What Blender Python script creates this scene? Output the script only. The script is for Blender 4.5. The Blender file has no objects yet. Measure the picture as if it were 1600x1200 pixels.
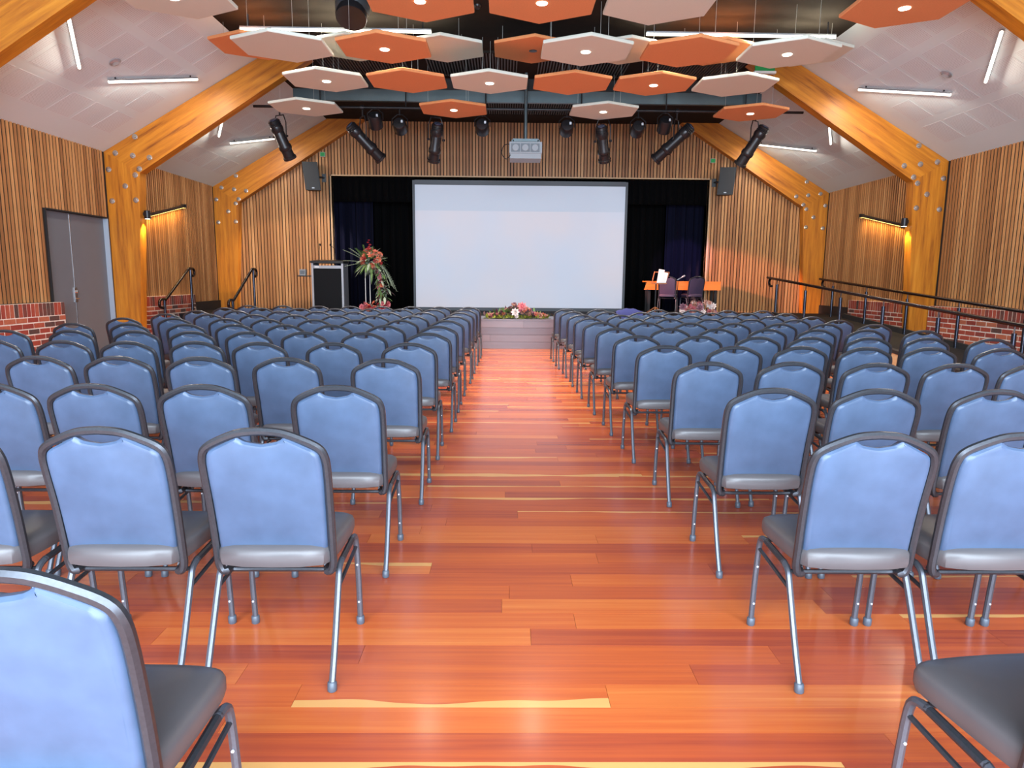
import bpy, math, random
from mathutils import Vector, Matrix
R_ = random.Random(7)
scene = bpy.context.scene
COL = scene.collection
V = Vector

# ------------------------------------------------------------------ camera
cam_d = bpy.data.cameras.new('camera'); cam = bpy.data.objects.new('camera', cam_d)
COL.objects.link(cam); scene.camera = cam
cam_d.sensor_width = 36.0; cam_d.lens = 23.85; cam_d.clip_start = 0.05; cam_d.clip_end = 200
def set_camera():
    f = 1060.0; roll = math.radians(0.5)
    d = V(((788 - 800) / f, (437 - 600) / f, 1.0)).normalized()
    r = V((math.cos(roll), math.sin(roll), 0.0)); r = (r - d * r.dot(d)).normalized()
    dn = d.cross(r)
    # rows: world X, Y, Z expressed in camera axes (x right, y down, z forward)
    rows = (r, d, -dn)
    right = V([w[0] for w in rows]); down = V([w[1] for w in rows]); fwd = V([w[2] for w in rows])
    m = Matrix.Identity(4)
    for i in range(3):
        m[i][0] = right[i]; m[i][1] = -down[i]; m[i][2] = -fwd[i]
    m[0][3], m[1][3], m[2][3] = 0.0, 0.0, 1.36
    cam.matrix_world = m
set_camera()

# ------------------------------------------------------------------ world, daylight, exposure
world = bpy.data.worlds.new('sky'); scene.world = world; world.use_nodes = True
world.node_tree.nodes['Background'].inputs[0].default_value = (0.62, 0.76, 1.0, 1)
world.node_tree.nodes['Background'].inputs[1].default_value = 1.0
vs = scene.view_settings
vs.view_transform = 'Standard'; vs.look = 'None'; vs.gamma = 1.0; vs.use_curve_mapping = False
vs.exposure = 0.35

def area_light(name, loc, target, sx, sy, power, color, parent=None, spread=None):
    l = bpy.data.lights.new(name, 'AREA'); l.shape = 'RECTANGLE'; l.size = sx; l.size_y = sy
    l.energy = power; l.color = color
    if spread: l.spread = spread
    o = bpy.data.objects.new(name, l); COL.objects.link(o); o.location = loc
    o.rotation_euler = (V(target) - V(loc)).to_track_quat('-Z', 'Y').to_euler()
    if parent: o.parent = parent
    return o
DAY = (0.72, 0.86, 1.0)
# daylight entering through the glazed rear wall behind the camera
area_light('daylight_rear_glazing', (0.43, -2.85, 1.55), (0.43, 10, 1.55), 9.0, 2.7, 1120, DAY)
area_light('rear_high_fill', (0.43, -2.85, 4.1), (0.43, 10, 3.3), 8.0, 1.4, 850, DAY)  # added fill lamp high at the rear, cools the white ceiling slopes

# ------------------------------------------------------------------ materials
MATS = {}
def nmat(name):
    m = bpy.data.materials.new(name); m.use_nodes = True
    nt = m.node_tree; b = nt.nodes['Principled BSDF']
    MATS[name] = m
    return m, nt, b
def N(nt, t, **kw):
    n = nt.nodes.new(t)
    for k, v in kw.items(): setattr(n, k, v)
    return n
def plain(name, col, rough=0.5, metal=0.0, spec=0.5, noise=0.0, nscale=30, bump=0.0, coat=0.0):
    m, nt, b = nmat(name)
    b.inputs['Base Color'].default_value = (*col, 1); b.inputs['Roughness'].default_value = rough
    b.inputs['Metallic'].default_value = metal; b.inputs['Specular IOR Level'].default_value = spec
    b.inputs['Coat Weight'].default_value = coat
    tc = N(nt, 'ShaderNodeTexCoord'); nz = N(nt, 'ShaderNodeTexNoise')
    nz.inputs['Scale'].default_value = nscale; nz.inputs['Detail'].default_value = 4
    nt.links.new(tc.outputs['Object'], nz.inputs['Vector'])
    mx = N(nt, 'ShaderNodeMix', data_type='RGBA')
    k = noise
    mx.inputs[6].default_value = (*[c * (1 - k) for c in col], 1); mx.inputs[7].default_value = (*[min(1, c * (1 + k)) for c in col], 1)
    nt.links.new(nz.outputs['Fac'], mx.inputs[0]); nt.links.new(mx.outputs[2], b.inputs['Base Color'])
    if bump:
        bp = N(nt, 'ShaderNodeBump'); bp.inputs['Strength'].default_value = bump; bp.inputs['Distance'].default_value = 0.01
        nt.links.new(nz.outputs['Fac'], bp.inputs['Height']); nt.links.new(bp.outputs[0], b.inputs['Normal'])
    return m
def emis(name, col, strength):
    m, nt, b = nmat(name)
    b.inputs['Base Color'].default_value = (*col, 1)
    b.inputs['Emission Color'].default_value = (*col, 1); b.inputs['Emission Strength'].default_value = strength
    return m
def ramp(nt, stops):
    r = N(nt, 'ShaderNodeValToRGB'); cr = r.color_ramp
    while len(cr.elements) < len(stops): cr.elements.new(0.5)
    for e, (p, c) in zip(cr.elements, stops): e.position = p; e.color = (*c, 1)
    return r
def math_n(nt, op, a=None, b=None):
    n = N(nt, 'ShaderNodeMath', operation=op)
    for i, x in enumerate((a, b)):
        if x is None: continue
        if isinstance(x, (int, float)): n.inputs[i].default_value = x
        else: nt.links.new(x, n.inputs[i])
    return n.outputs[0]

def wood(name, stops, axis, rough=0.4, grain=0.35, scale=1.0, use_tone=True, coat=0.0, streak=18.0, use_random=True):
    """timber: per-piece tone (object random + face attribute) and stretched grain"""
    m, nt, b = nmat(name)
    oi = N(nt, 'ShaderNodeObjectInfo'); at = N(nt, 'ShaderNodeAttribute'); at.attribute_name = 'tone'
    t = math_n(nt, 'FRACT', math_n(nt, 'ADD', math_n(nt, 'MULTIPLY', oi.outputs['Random'], 1.0 if use_random else 0.0), at.outputs['Fac']))
    g = N(nt, 'ShaderNodeNewGeometry')
    mp = N(nt, 'ShaderNodeMapping')
    s = [streak * scale] * 3; s[axis] = 0.9 * scale
    mp.inputs['Scale'].default_value = s
    nt.links.new(g.outputs['Position'], mp.inputs['Vector'])
    off = N(nt, 'ShaderNodeCombineXYZ')
    o3 = math_n(nt, 'MULTIPLY', t, 37.0)
    for i in range(3): nt.links.new(o3, off.inputs[i])
    nt.links.new(off.outputs[0], mp.inputs['Location'])
    nz = N(nt, 'ShaderNodeTexNoise'); nz.inputs['Scale'].default_value = 1.0; nz.inputs['Detail'].default_value = 6; nz.inputs['Roughness'].default_value = 0.65
    nt.links.new(mp.outputs[0], nz.inputs['Vector'])
    mixv = math_n(nt, 'ADD', math_n(nt, 'MULTIPLY', t, 1 - grain), math_n(nt, 'MULTIPLY', math_n(nt, 'SUBTRACT', math_n(nt, 'MULTIPLY', nz.outputs['Fac'], 2.2), 0.6), grain))
    r = ramp(nt, stops)
    nt.links.new(mixv, r.inputs[0]); nt.links.new(r.outputs[0], b.inputs['Base Color'])
    b.inputs['Roughness'].default_value = rough; b.inputs['Coat Weight'].default_value = coat; b.inputs['Coat Roughness'].default_value = 0.15
    bp = N(nt, 'ShaderNodeBump'); bp.inputs['Strength'].default_value = 0.08; bp.inputs['Distance'].default_value = 0.004
    nt.links.new(nz.outputs['Fac'], bp.inputs['Height']); nt.links.new(bp.outputs[0], b.inputs['Normal'])
    return m, nt, b, t, g, r, nz

# floor boards: red and orange hardwood with pale sapwood edges
FW = 0.125
mf, nt, b, tone, geo, rmp, nz = wood('floor_timber', [(0.0, (0.25, 0.040, 0.024)), (0.25, (0.40, 0.068, 0.026)), (0.55, (0.54, 0.105, 0.026)), (0.8, (0.62, 0.155, 0.036)), (1.0, (0.70, 0.24, 0.065))], 0, rough=0.27, grain=0.42, streak=40, coat=0.25)
sep = N(nt, 'ShaderNodeSeparateXYZ'); nt.links.new(geo.outputs['Position'], sep.inputs[0])
vv = math_n(nt, 'FRACT', math_n(nt, 'DIVIDE', sep.outputs['Y'], FW))
edge = math_n(nt, 'ABSOLUTE', math_n(nt, 'SUBTRACT', vv, math_n(nt, 'ROUND', math_n(nt, 'FRACT', math_n(nt, 'MULTIPLY', tone, 7.3)))))
wv = N(nt, 'ShaderNodeTexNoise'); wv.inputs['Scale'].default_value = 1.6
cx = N(nt, 'ShaderNodeCombineXYZ'); nt.links.new(sep.outputs['X'], cx.inputs[0]); nt.links.new(math_n(nt, 'MULTIPLY', tone, 50.0), cx.inputs[1])
nt.links.new(cx.outputs[0], wv.inputs['Vector'])
wid = math_n(nt, 'MULTIPLY', math_n(nt, 'SUBTRACT', wv.outputs['Fac'], 0.25), 0.9)
pick = math_n(nt, 'GREATER_THAN', math_n(nt, 'FRACT', math_n(nt, 'MULTIPLY', tone, 13.7)), 0.80)
sap = math_n(nt, 'MULTIPLY', math_n(nt, 'LESS_THAN', edge, wid), pick)
mx = N(nt, 'ShaderNodeMix', data_type='RGBA'); mx.inputs[7].default_value = (0.72, 0.38, 0.12, 1)
nt.links.new(math_n(nt, 'MULTIPLY', sap, 0.85), mx.inputs[0]); nt.links.new(rmp.outputs[0], mx.inputs[6]); nt.links.new(mx.outputs[2], b.inputs['Base Color'])

wood('slat_timber', [(0.0, (0.21, 0.082, 0.026)), (0.4, (0.36, 0.155, 0.052)), (0.75, (0.50, 0.24, 0.088)), (1.0, (0.62, 0.34, 0.15))], 2, rough=0.5, grain=0.35, streak=30)
GL = [(0.0, (0.16, 0.040, 0.004)), (0.22, (0.40, 0.125, 0.008)), (0.5, (0.54, 0.19, 0.012)), (1.0, (0.70, 0.29, 0.03))]
wood('column_timber', GL, 2, rough=0.45, grain=0.8, streak=14, coat=0.0, use_random=False)
def rafter_wood(name, ang):
    m, nt, b, t, g, r, nz = wood(name, GL, 0, rough=0.45, grain=0.8, streak=14, coat=0.0, use_random=False)
    for l in list(nt.links):
        if l.to_node.bl_idname == 'ShaderNodeMapping' and l.to_socket.name == 'Vector': nt.links.remove(l)
    mp = [n for n in nt.nodes if n.bl_idname == 'ShaderNodeMapping'][0]
    rt = N(nt, 'ShaderNodeVectorRotate', rotation_type='Y_AXIS'); rt.inputs['Angle'].default_value = ang
    nt.links.new(g.outputs['Position'], rt.inputs['Vector']); nt.links.new(rt.outputs[0], mp.inputs['Vector'])
rafter_wood('rafter_timber_left', math.atan(0.6)); rafter_wood('rafter_timber_right', -math.atan(0.6))
wood('stage_front_timber', [(0.0, (0.13, 0.095, 0.115)), (0.5, (0.18, 0.135, 0.155)), (1.0, (0.23, 0.165, 0.18))], 0, rough=0.3, grain=0.3, streak=20)
wood('table_timber', [(0.0, (0.55, 0.13, 0.01)), (1.0, (0.80, 0.28, 0.04))], 0, rough=0.35, grain=0.6)
wood('easel_timber', [(0.0, (0.35, 0.10, 0.03)), (1.0, (0.55, 0.2, 0.07))], 2, rough=0.4, grain=0.6)
wood('tan_timber', [(0.0, (0.45, 0.27, 0.13)), (1.0, (0.60, 0.40, 0.22))], 1, rough=0.5, grain=0.5)

# bricks
m, nt, b = nmat('brick_clay')
oi = N(nt, 'ShaderNodeObjectInfo')
r = ramp(nt, [(0.0, (0.07, 0.04, 0.035)), (0.2, (0.15, 0.04, 0.03)), (0.35, (0.26, 0.036, 0.024)), (0.7, (0.34, 0.055, 0.03)), (1.0, (0.42, 0.12, 0.06))])
tcn = N(nt, 'ShaderNodeNewGeometry'); nz = N(nt, 'ShaderNodeTexNoise'); nz.inputs['Scale'].default_value = 28; nz.inputs['Detail'].default_value = 5
nt.links.new(tcn.outputs['Position'], nz.inputs['Vector'])
nt.links.new(math_n(nt, 'ADD', oi.outputs['Random'], math_n(nt, 'MULTIPLY', math_n(nt, 'SUBTRACT', nz.outputs['Fac'], 0.5), 0.35)), r.inputs[0])
nt.links.new(r.outputs[0], b.inputs['Base Color']); b.inputs['Roughness'].default_value = 0.85
bp = N(nt, 'ShaderNodeBump'); bp.inputs['Strength'].default_value = 0.4; bp.inputs['Distance'].default_value = 0.01
nt.links.new(nz.outputs['Fac'], bp.inputs['Height']); nt.links.new(bp.outputs[0], b.inputs['Normal'])
plain('mortar', (0.72, 0.62, 0.55), 0.9, noise=0.25, nscale=20, bump=0.3)

# perforated ceiling tile
m, nt, b = nmat('perforated_tile')
g = N(nt, 'ShaderNodeTexCoord'); mp = N(nt, 'ShaderNodeMapping'); mp.inputs['Scale'].default_value = (42, 42, 42)
nt.links.new(g.outputs['Object'], mp.inputs['Vector'])
sp = N(nt, 'ShaderNodeSeparateXYZ'); nt.links.new(mp.outputs[0], sp.inputs[0])
def cell(o): return math_n(nt, 'POWER', math_n(nt, 'SUBTRACT', math_n(nt, 'FRACT', o), 0.5), 2.0)
dd = math_n(nt, 'SQRT', math_n(nt, 'ADD', cell(sp.outputs[0]), cell(sp.outputs[1])))
hole = math_n(nt, 'LESS_THAN', dd, 0.27)
mx = N(nt, 'ShaderNodeMix', data_type='RGBA'); mx.inputs[6].default_value = (0.70, 0.765, 0.795, 1); mx.inputs[7].default_value = (0.44, 0.48, 0.50, 1)
nt.links.new(hole, mx.inputs[0]); nt.links.new(mx.outputs[2], b.inputs['Base Color']); b.inputs['Roughness'].default_value = 0.8
plain('ceiling_white', (0.66, 0.75, 0.775), 0.85, noise=0.02)
plain('ceiling_dark', (0.026, 0.021, 0.018), 0.95, spec=0.1, noise=0.2, nscale=6)
plain('grille_dark', (0.07, 0.068, 0.066), 0.6)
plain('steel_slate', (0.10, 0.13, 0.14), 0.35, 0.5, noise=0.35, nscale=2)
plain('black_backing', (0.012, 0.009, 0.008), 0.9)
plain('black_paint', (0.010, 0.010, 0.011), 0.35)
plain('black_matt', (0.012, 0.012, 0.014), 0.7)
plain('lamp_black', (0.018, 0.016, 0.018), 0.35, 0.3, noise=0.2)
plain('rail_bronze', (0.022, 0.014, 0.014), 0.25, 0.7)
plain('rail_post', (0.045, 0.05, 0.07), 0.25, 0.8)
plain('felt_orange', (0.74, 0.29, 0.11), 0.95, noise=0.10, nscale=60, bump=0.1)
plain('felt_cream', (0.67, 0.69, 0.60), 0.95, noise=0.05, nscale=60, bump=0.1)
plain('bolt_steel', (0.62, 0.60, 0.56), 0.25, 0.9)
plain('wire_steel', (0.55, 0.55, 0.52), 0.3, 0.6)
plain('door_grey', (0.135, 0.15, 0.175), 0.4, noise=0.05, nscale=3)
plain('door_reveal', (0.34, 0.40, 0.48), 0.45)
plain('chrome', (0.75, 0.76, 0.78), 0.18, 1.0)
plain('vinyl', (0.056, 0.090, 0.158), 0.42, spec=0.5, noise=0.30, nscale=12, bump=0.08)
plain('vinyl_seat_warmlit', (0.088, 0.080, 0.084), 0.40, spec=0.6, noise=0.15, nscale=9, bump=0.05)  # same vinyl as the backs, warm reflection off the wood put into its colour
plain('chair_frame', (0.060, 0.064, 0.075), 0.34, 0.65, noise=0.25, nscale=120)
plain('foot_cap', (0.07, 0.085, 0.11), 0.4)
plain('stud', (0.7, 0.72, 0.75), 0.3, 0.4)
plain('purple_vinyl', (0.05, 0.035, 0.075), 0.5)
plain('speaker_grey', (0.018, 0.019, 0.021), 0.55)
plain('projector_grey', (0.24, 0.26, 0.28), 0.4)
plain('projector_vent', (0.12, 0.14, 0.16), 0.5)
plain('aluminium', (0.42, 0.43, 0.46), 0.35, 0.6)
plain('lens_glass', (0.10, 0.13, 0.22), 0.08, 0.6)
plain('curtain_black', (0.0016, 0.0016, 0.002), 0.95, spec=0.1, noise=0.3, nscale=3)
plain('curtain_black_lit', (0.005, 0.0055, 0.016), 0.95, spec=0.1)  # black curtain again, bluish stage light put into its colour
plain('chair_tint_blue', (0.035, 0.04, 0.16), 0.8)  # purple stage light on a chair top, put into a cover's colour
plain('screen_border', (0.075, 0.085, 0.10), 0.5)
plain('stage_black', (0.016, 0.015, 0.016), 0.85, spec=0.15)
plain('lectern_black', (0.0045, 0.0045, 0.006), 0.6, spec=0.15)
plain('duct_dark', (0.035, 0.042, 0.048), 0.5, 0.2)
plain('chair_leg', (0.115, 0.125, 0.15), 0.40, 0.6, noise=0.2, nscale=120)
plain('paper_white', (0.85, 0.84, 0.84), 0.7)
plain('white_paint', (0.8, 0.8, 0.8), 0.4)
plain('green_sign', (0.01, 0.25, 0.06), 0.4)
plain('leaf_green', (0.12, 0.21, 0.06), 0.6, noise=0.4, nscale=14)
plain('leaf_sage', (0.34, 0.40, 0.29), 0.7, noise=0.3, nscale=14)
plain('leaf_dark', (0.09, 0.035, 0.04), 0.6, noise=0.4, nscale=14)
plain('moss', (0.26, 0.27, 0.03), 0.8, noise=0.4, nscale=20)
plain('petal_red', (0.42, 0.02, 0.03), 0.6); plain('petal_pink', (0.66, 0.20, 0.23), 0.6)
plain('petal_coral', (0.72, 0.20, 0.11), 0.6); plain('petal_white', (0.78, 0.68, 0.66), 0.6); plain('petal_blush', (0.48, 0.24, 0.18), 0.6)
plain('petal_plum', (0.22, 0.10, 0.14), 0.6)
emis('tube_glow', (1.0, 0.95, 0.84), 2.6)
emis('downlight_glow', (1.0, 0.94, 0.82), 6.0)
emis('warm_glow', (1.0, 0.62, 0.16), 7.0)
emis('sign_glow', (0.005, 0.22, 0.05), 0.10)

# screen: matt white cloth with the projected blank picture on it (paler lower field, cooler band on top)
m, nt, b = nmat('screen_cloth')
g = N(nt, 'ShaderNodeNewGeometry'); sp = N(nt, 'ShaderNodeSeparateXYZ'); nt.links.new(g.outputs['Position'], sp.inputs[0])
low = math_n(nt, 'LESS_THAN', sp.outputs['Z'], 3.02)
nz = N(nt, 'ShaderNodeTexNoise'); nz.inputs['Scale'].default_value = 0.55; nt.links.new(g.outputs['Position'], nz.inputs['Vector'])
rp = ramp(nt, [(0.35, (0.66, 0.76, 1.0)), (0.65, (0.86, 0.76, 0.84))]); nt.links.new(nz.outputs['Fac'], rp.inputs[0])
mx = N(nt, 'ShaderNodeMix', data_type='RGBA'); mx.inputs[6].default_value = (0.50, 0.62, 0.82, 1)
nt.links.new(low, mx.inputs[0]); nt.links.new(rp.outputs[0], mx.inputs[7])
b.inputs['Base Color'].default_value = (0.50, 0.52, 0.56, 1); b.inputs['Roughness'].default_value = 0.9
nt.links.new(mx.outputs[2], b.inputs['Emission Color']); b.inputs['Emission Strength'].default_value = 0.27

# ------------------------------------------------------------------ helpers
class MB:
    def __init__(s): s.v = []; s.f = []; s.t = []; s.tone = None
    def add(s, vs, fs, tone=0.0):
        o = len(s.v); s.v += [tuple(p) for p in vs]; s.f += [tuple(i + o for i in f) for f in fs]; s.t += [tone] * len(fs)
    def box(s, x0, x1, y0, y1, z0, z1, tone=0.0):
        vs = [(x, y, z) for z in (z0, z1) for y in (y0, y1) for x in (x0, x1)]
        s.add(vs, [(0, 2, 3, 1), (4, 5, 7, 6), (0, 1, 5, 4), (2, 6, 7, 3), (0, 4, 6, 2), (1, 3, 7, 5)], tone); return s
    def prism(s, pts, vec, tone=0.0):
        """closed polygon pts (3d) extruded along vec"""
        n = len(pts); vec = V(vec); a = [V(p) for p in pts]; c = [p + vec for p in a]
        s.add(a + c, [tuple(range(n))[::-1], tuple(range(n, 2 * n))] + [(i, (i + 1) % n, n + (i + 1) % n, n + i) for i in range(n)], tone); return s
    def tube(s, pts, r, seg=8, ry=None, up=(0, 0, 1), caps=True, radii=None):
        pts = [V(p) for p in pts]; n = len(pts); ry = ry or r; rings = []
        prev = None
        for i, p in enumerate(pts):
            d = (pts[min(i + 1, n - 1)] - pts[max(i - 1, 0)]).normalized()
            a = d.cross(V(up)) if prev is None else prev - d * prev.dot(d)
            if a.length < 1e-4: a = d.cross(V((1, 0, 0)))
            a.normalize(); prev = a; c = d.cross(a)
            k = radii[i] / r if radii else 1.0
            rings.append([p + a * (r * k * math.cos(2 * math.pi * j / seg)) + c * (ry * k * math.sin(2 * math.pi * j / seg)) for j in range(seg)])
        vs = [q for rg in rings for q in rg]; fs = []
        for i in range(n - 1):
            for j in range(seg):
                k = (j + 1) % seg; fs.append((i * seg + j, i * seg + k, (i + 1) * seg + k, (i + 1) * seg + j))
        if caps: fs += [tuple(range(seg))[::-1], tuple(range((n - 1) * seg, n * seg))]
        s.add(vs, fs); return s
    def lathe(s, base, axis, prof, seg=16):
        """prof: list of (distance along axis, radius)"""
        b0 = V(base); ax = V(axis).normalized()
        a = ax.cross(V((0, 0, 1)));  a = a if a.length > 1e-3 else V((1, 0, 0)); a.normalize(); c = ax.cross(a)
        vs = [b0 + ax * h + (a * math.cos(2 * math.pi * j / seg) + c * math.sin(2 * math.pi * j / seg)) * r for h, r in prof for j in range(seg)]
        fs = []
        for i in range(len(prof) - 1):
            for j in range(seg):
                k = (j + 1) % seg; fs.append((i * seg + j, i * seg + k, (i + 1) * seg + k, (i + 1) * seg + j))
        fs += [tuple(range(seg))[::-1], tuple(range((len(prof) - 1) * seg, len(prof) * seg))]
        s.add(vs, fs); return s
    def mesh(s, name, mat, smooth=False):
        me = bpy.data.meshes.new(name); me.from_pydata(s.v, [], s.f); me.materials.append(MATS[mat])
        if any(s.t):
            at = me.attributes.new('tone', 'FLOAT', 'FACE'); at.data.foreach_set('value', s.t)
        if smooth: me.polygons.foreach_set('use_smooth', [True] * len(me.polygons)); me.set_sharp_from_angle(angle=math.radians(40))
        me.update(); return me
    def build(s, name, mat, parent=None, smooth=False):
        o = bpy.data.objects.new(name, s.mesh(name, mat, smooth)); COL.objects.link(o)
        if parent: o.parent = parent
        return o
def inst(name, me, parent=None, loc=(0, 0, 0), rot=(0, 0, 0), scale=(1, 1, 1)):
    o = bpy.data.objects.new(name, me); COL.objects.link(o); o.location = loc; o.rotation_euler = rot; o.scale = scale
    if parent: o.parent = parent
    return o
def tag(o, label=None, cat=None, group=None, kind=None):
    if label: o['label'] = label
    if cat: o['category'] = cat
    if group: o['group'] = group
    if kind: o['kind'] = kind
    return o
def empty(name, loc, label, cat, group=None, rz=0.0):
    o = bpy.data.objects.new(name, None); COL.objects.link(o); o.location = loc; o.rotation_euler = (0, 0, rz); o.empty_display_size = 0.1
    return tag(o, label, cat, group)
def struct(o, label, cat): return tag(o, label, cat, None, 'structure')
def copy_tree(o, parent=None, skip=()):
    c = o.copy(); COL.objects.link(c); c.parent = parent
    for ch in o.children:
        if ch.name.split('.')[0] not in skip: copy_tree(ch, c, skip)
    return c
def smooth_path(pts, k=4):
    """Catmull-Rom through pts"""
    pts = [V(p) for p in pts]; out = []
    for i in range(len(pts) - 1):
        p0 = pts[max(i - 1, 0)]; p1 = pts[i]; p2 = pts[i + 1]; p3 = pts[min(i + 2, len(pts) - 1)]
        for j in range(k):
            t = j / k
            out.append(0.5 * ((2 * p1) + (p2 - p0) * t + (2 * p0 - 5 * p1 + 4 * p2 - p3) * t * t + (3 * p1 - p0 - 3 * p2 + p3) * t ** 3))
    return out + [pts[-1]]

# ------------------------------------------------------------------ room dimensions (metres)
XL, XR = -7.05, 7.91; XC = 0.43  # walls, ceiling and fittings: worked from image pixels, then scaled about the camera
ZE = 3.526; SL = 0.575; ZD = 5.12                    # eaves, slope, dark flat ceiling
XDL, XDR = -4.278, 5.138                             # where the slopes meet the dark ceiling
YF = 17.2; YR = -3.0                                 # far wall, rear wall
FRAMES = (7.92, 12.48, 17.0); FT = 0.21
STAGE_Y = 13.45; STAGE_Z = 0.59

# ------------------------------------------------------------------ floor and boards
floor = struct(MB().box(XL - .3, XR + .3, YR, STAGE_Y + .6, -0.12, -0.012).build('floor', 'black_backing'), 'polished red hardwood board floor of the hall', 'floor')
planks = []
rows = range(int(YR / FW), int((STAGE_Y) / FW) + 1)
for rI in rows:
    x = XL - R_.random() * 1.8
    while x < XR:
        L = R_.choice((0.9, 1.2, 1.5, 1.8, 2.1, 2.4)) * (0.85 + 0.3 * R_.random())
        x1 = min(x + L, XR)
        a = max(x, XL)
        if x1 - a > 0.05: planks.append((a, x1, rI * FW))
        x += L
unit = MB().box(-.5, .5, 0, FW - 0.0014, -0.012, 0.0).mesh('plank', 'floor_timber')
def inview(p): 
    y = p[2]; h = 0.80 * y + 0.1
    return y > 1.1 and p[0] < h and p[1] > -h
vis = sorted([p for p in planks if inview(p)], key=lambda p: p[2])
near = set(vis[:300]); rest = MB()
for p in planks:
    if p in near:
        inst('plank', unit, floor, ((p[0] + p[1]) / 2, p[2], 0), scale=(p[1] - p[0] - 0.0012, 1, 1))
    else:
        rest.box(p[0], p[1] - .0012, p[2], p[2] + FW - .0014, -0.012, 0.0, 0.001 + R_.random())
tag(rest.build('floor_boards', 'floor_timber', floor), kind='stuff')

# ------------------------------------------------------------------ walls
PITCH = 0.078; SLW = 0.056; SLD = 0.03
def slats_side(xface, sgn, y0, y1, z0f, z1):
    mb = MB(); y = y0; SLW = 0.045; SLD = 0.012
    while y + SLW < y1:
        z0 = z0f(y)
        if z0 is not None: mb.box(min(xface, xface - sgn * SLD), max(xface, xface - sgn * SLD), y, y + SLW, z0, z1, 0.001 + R_.random())
        y += PITCH
    return mb
brick_me = MB().box(-.5, .5, -.5, .5, -.5, .5)
# chamfered brick
def brick_mesh():
    c = 0.035; v = []; 
    for z, k in ((-.5, c), (-.5 + c, 0), (.5 - c, 0), (.5, c)):
        v += [(-.5 + k, -.5 + k, z), (.5 - k, -.5 + k, z), (.5 - k, .5 - k, z), (-.5 + k, .5 - k, z)]
    f = [(3, 2, 1, 0), (12, 13, 14, 15)]
    for i in range(3):
        for j in range(4): f.append((i * 4 + j, i * 4 + (j + 1) % 4, (i + 1) * 4 + (j + 1) % 4, (i + 1) * 4 + j))
    mb = MB(); mb.add(v, f); return mb.mesh('brick', 'brick_clay')
BRICK = brick_mesh()
def dado(wall, xface, sgn, y0, y1, ztop, zmin):
    """brick dado; xface is the brick face, sgn +1 when the room lies towards +x"""
    back = xface - sgn * 0.16
    MB().box(min(back, xface - sgn * .005), max(back, xface - sgn * .005), y0 + .006, y1 - .006, 0, ztop - .004).build('mortar_bed', 'mortar', wall)
    sold = 0.20; z = ztop - sold / 2; y = y0
    while y + 0.07 < y1 + 0.02:
        w = min(0.070, y1 - y); inst('brick', BRICK, wall, (xface - sgn * .05 + R_.uniform(-.002, .002), y + w / 2, z), scale=(0.1, w, sold - .01)); y += 0.086
    z = ztop - sold - 0.043; k = 0
    while z > zmin:
        y = y0 - (0.12 if k % 2 else 0)
        while y < y1 - .02:
            a = max(y, y0); c = min(y + 0.222, y1)
            if c - a > 0.03: inst('brick', BRICK, wall, (xface - sgn * .05 + R_.uniform(-.003, .003), (a + c) / 2, z), scale=(0.1, c - a, 0.068))
            y += 0.24
        z -= 0.086; k += 1
DZ = 0.955
DOOR = (10.785, 12.44, 2.37)
# left wall
wl = struct(MB().box(XL - .25, XL - .14, YR, YF + .2, 0, ZE).build('wall_left', 'black_backing'), 'left side wall of vertical timber battens over brick', 'wall')
def zl(y):
    if any(fy - .05 < y < fy + FT for fy in FRAMES): return None
    if DOOR[0] - .03 < y + SLW and y < DOOR[1] + .03: return DOOR[2] + .02
    if y < 10.9 or 13.45 < y < 15.45: return DZ + 0.005
    return 0.02
tag(slats_side(XL, 1, YR, YF, zl, ZE).build('batten_cladding', 'slat_timber', wl), kind='stuff')
MB().box(XL - .14, XL - .012, YR, DOOR[0], 0, ZE).box(XL - .14, XL - .012, DOOR[1], YF, 0, ZE).box(XL - .14, XL - .012, DOOR[0], DOOR[1], DOOR[2], ZE).build('backing', 'black_backing', wl)
dado(wl, XL + .11, 1, 8.8, 10.86, DZ, 0.25); dado(wl, XL + .11, 1, 13.40, 15.46, DZ + .02, 0.10)
MB().box(XL - .14, XL + .1, 6.2, 8.79, 0, DZ).box(XL - .14, XL + .1, YR, 6.19, 0, DZ).build('rear_dado', 'brick_clay', wl)
MB().box(XL, XL + .03, 15.47, YF, 0.0, 0.80).build('skirting', 'black_matt', wl)
# right wall
wr = struct(MB().box(XR + .14, XR + .25, YR, YF + .2, 0, ZE).build('wall_right', 'black_backing'), 'right side wall of vertical timber battens over brick', 'wall')
def zr(y):
    if any(fy - .05 < y < fy + FT for fy in FRAMES): return None
    return DZ + .005 if y < 15.4 else 0.02
tag(slats_side(XR, -1, YR, YF, zr, ZE).build('batten_cladding', 'slat_timber', wr), kind='stuff')
MB().box(XR + .012, XR + .14, YR, YF, 0, ZE).build('backing', 'black_backing', wr)
dado(wr, XR - .11, -1, 9.0, 12.46, DZ, 0.25); dado(wr, XR - .11, -1, 12.72, 15.40, DZ + .02, 0.32)
MB().box(XR - .1, XR + .14, YR, 8.99, 0, DZ).build('rear_dado', 'brick_clay', wr)
MB().box(XR - .03, XR, 15.41, YF, 0.0, 0.80).build('skirting', 'black_matt', wr)
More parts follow.
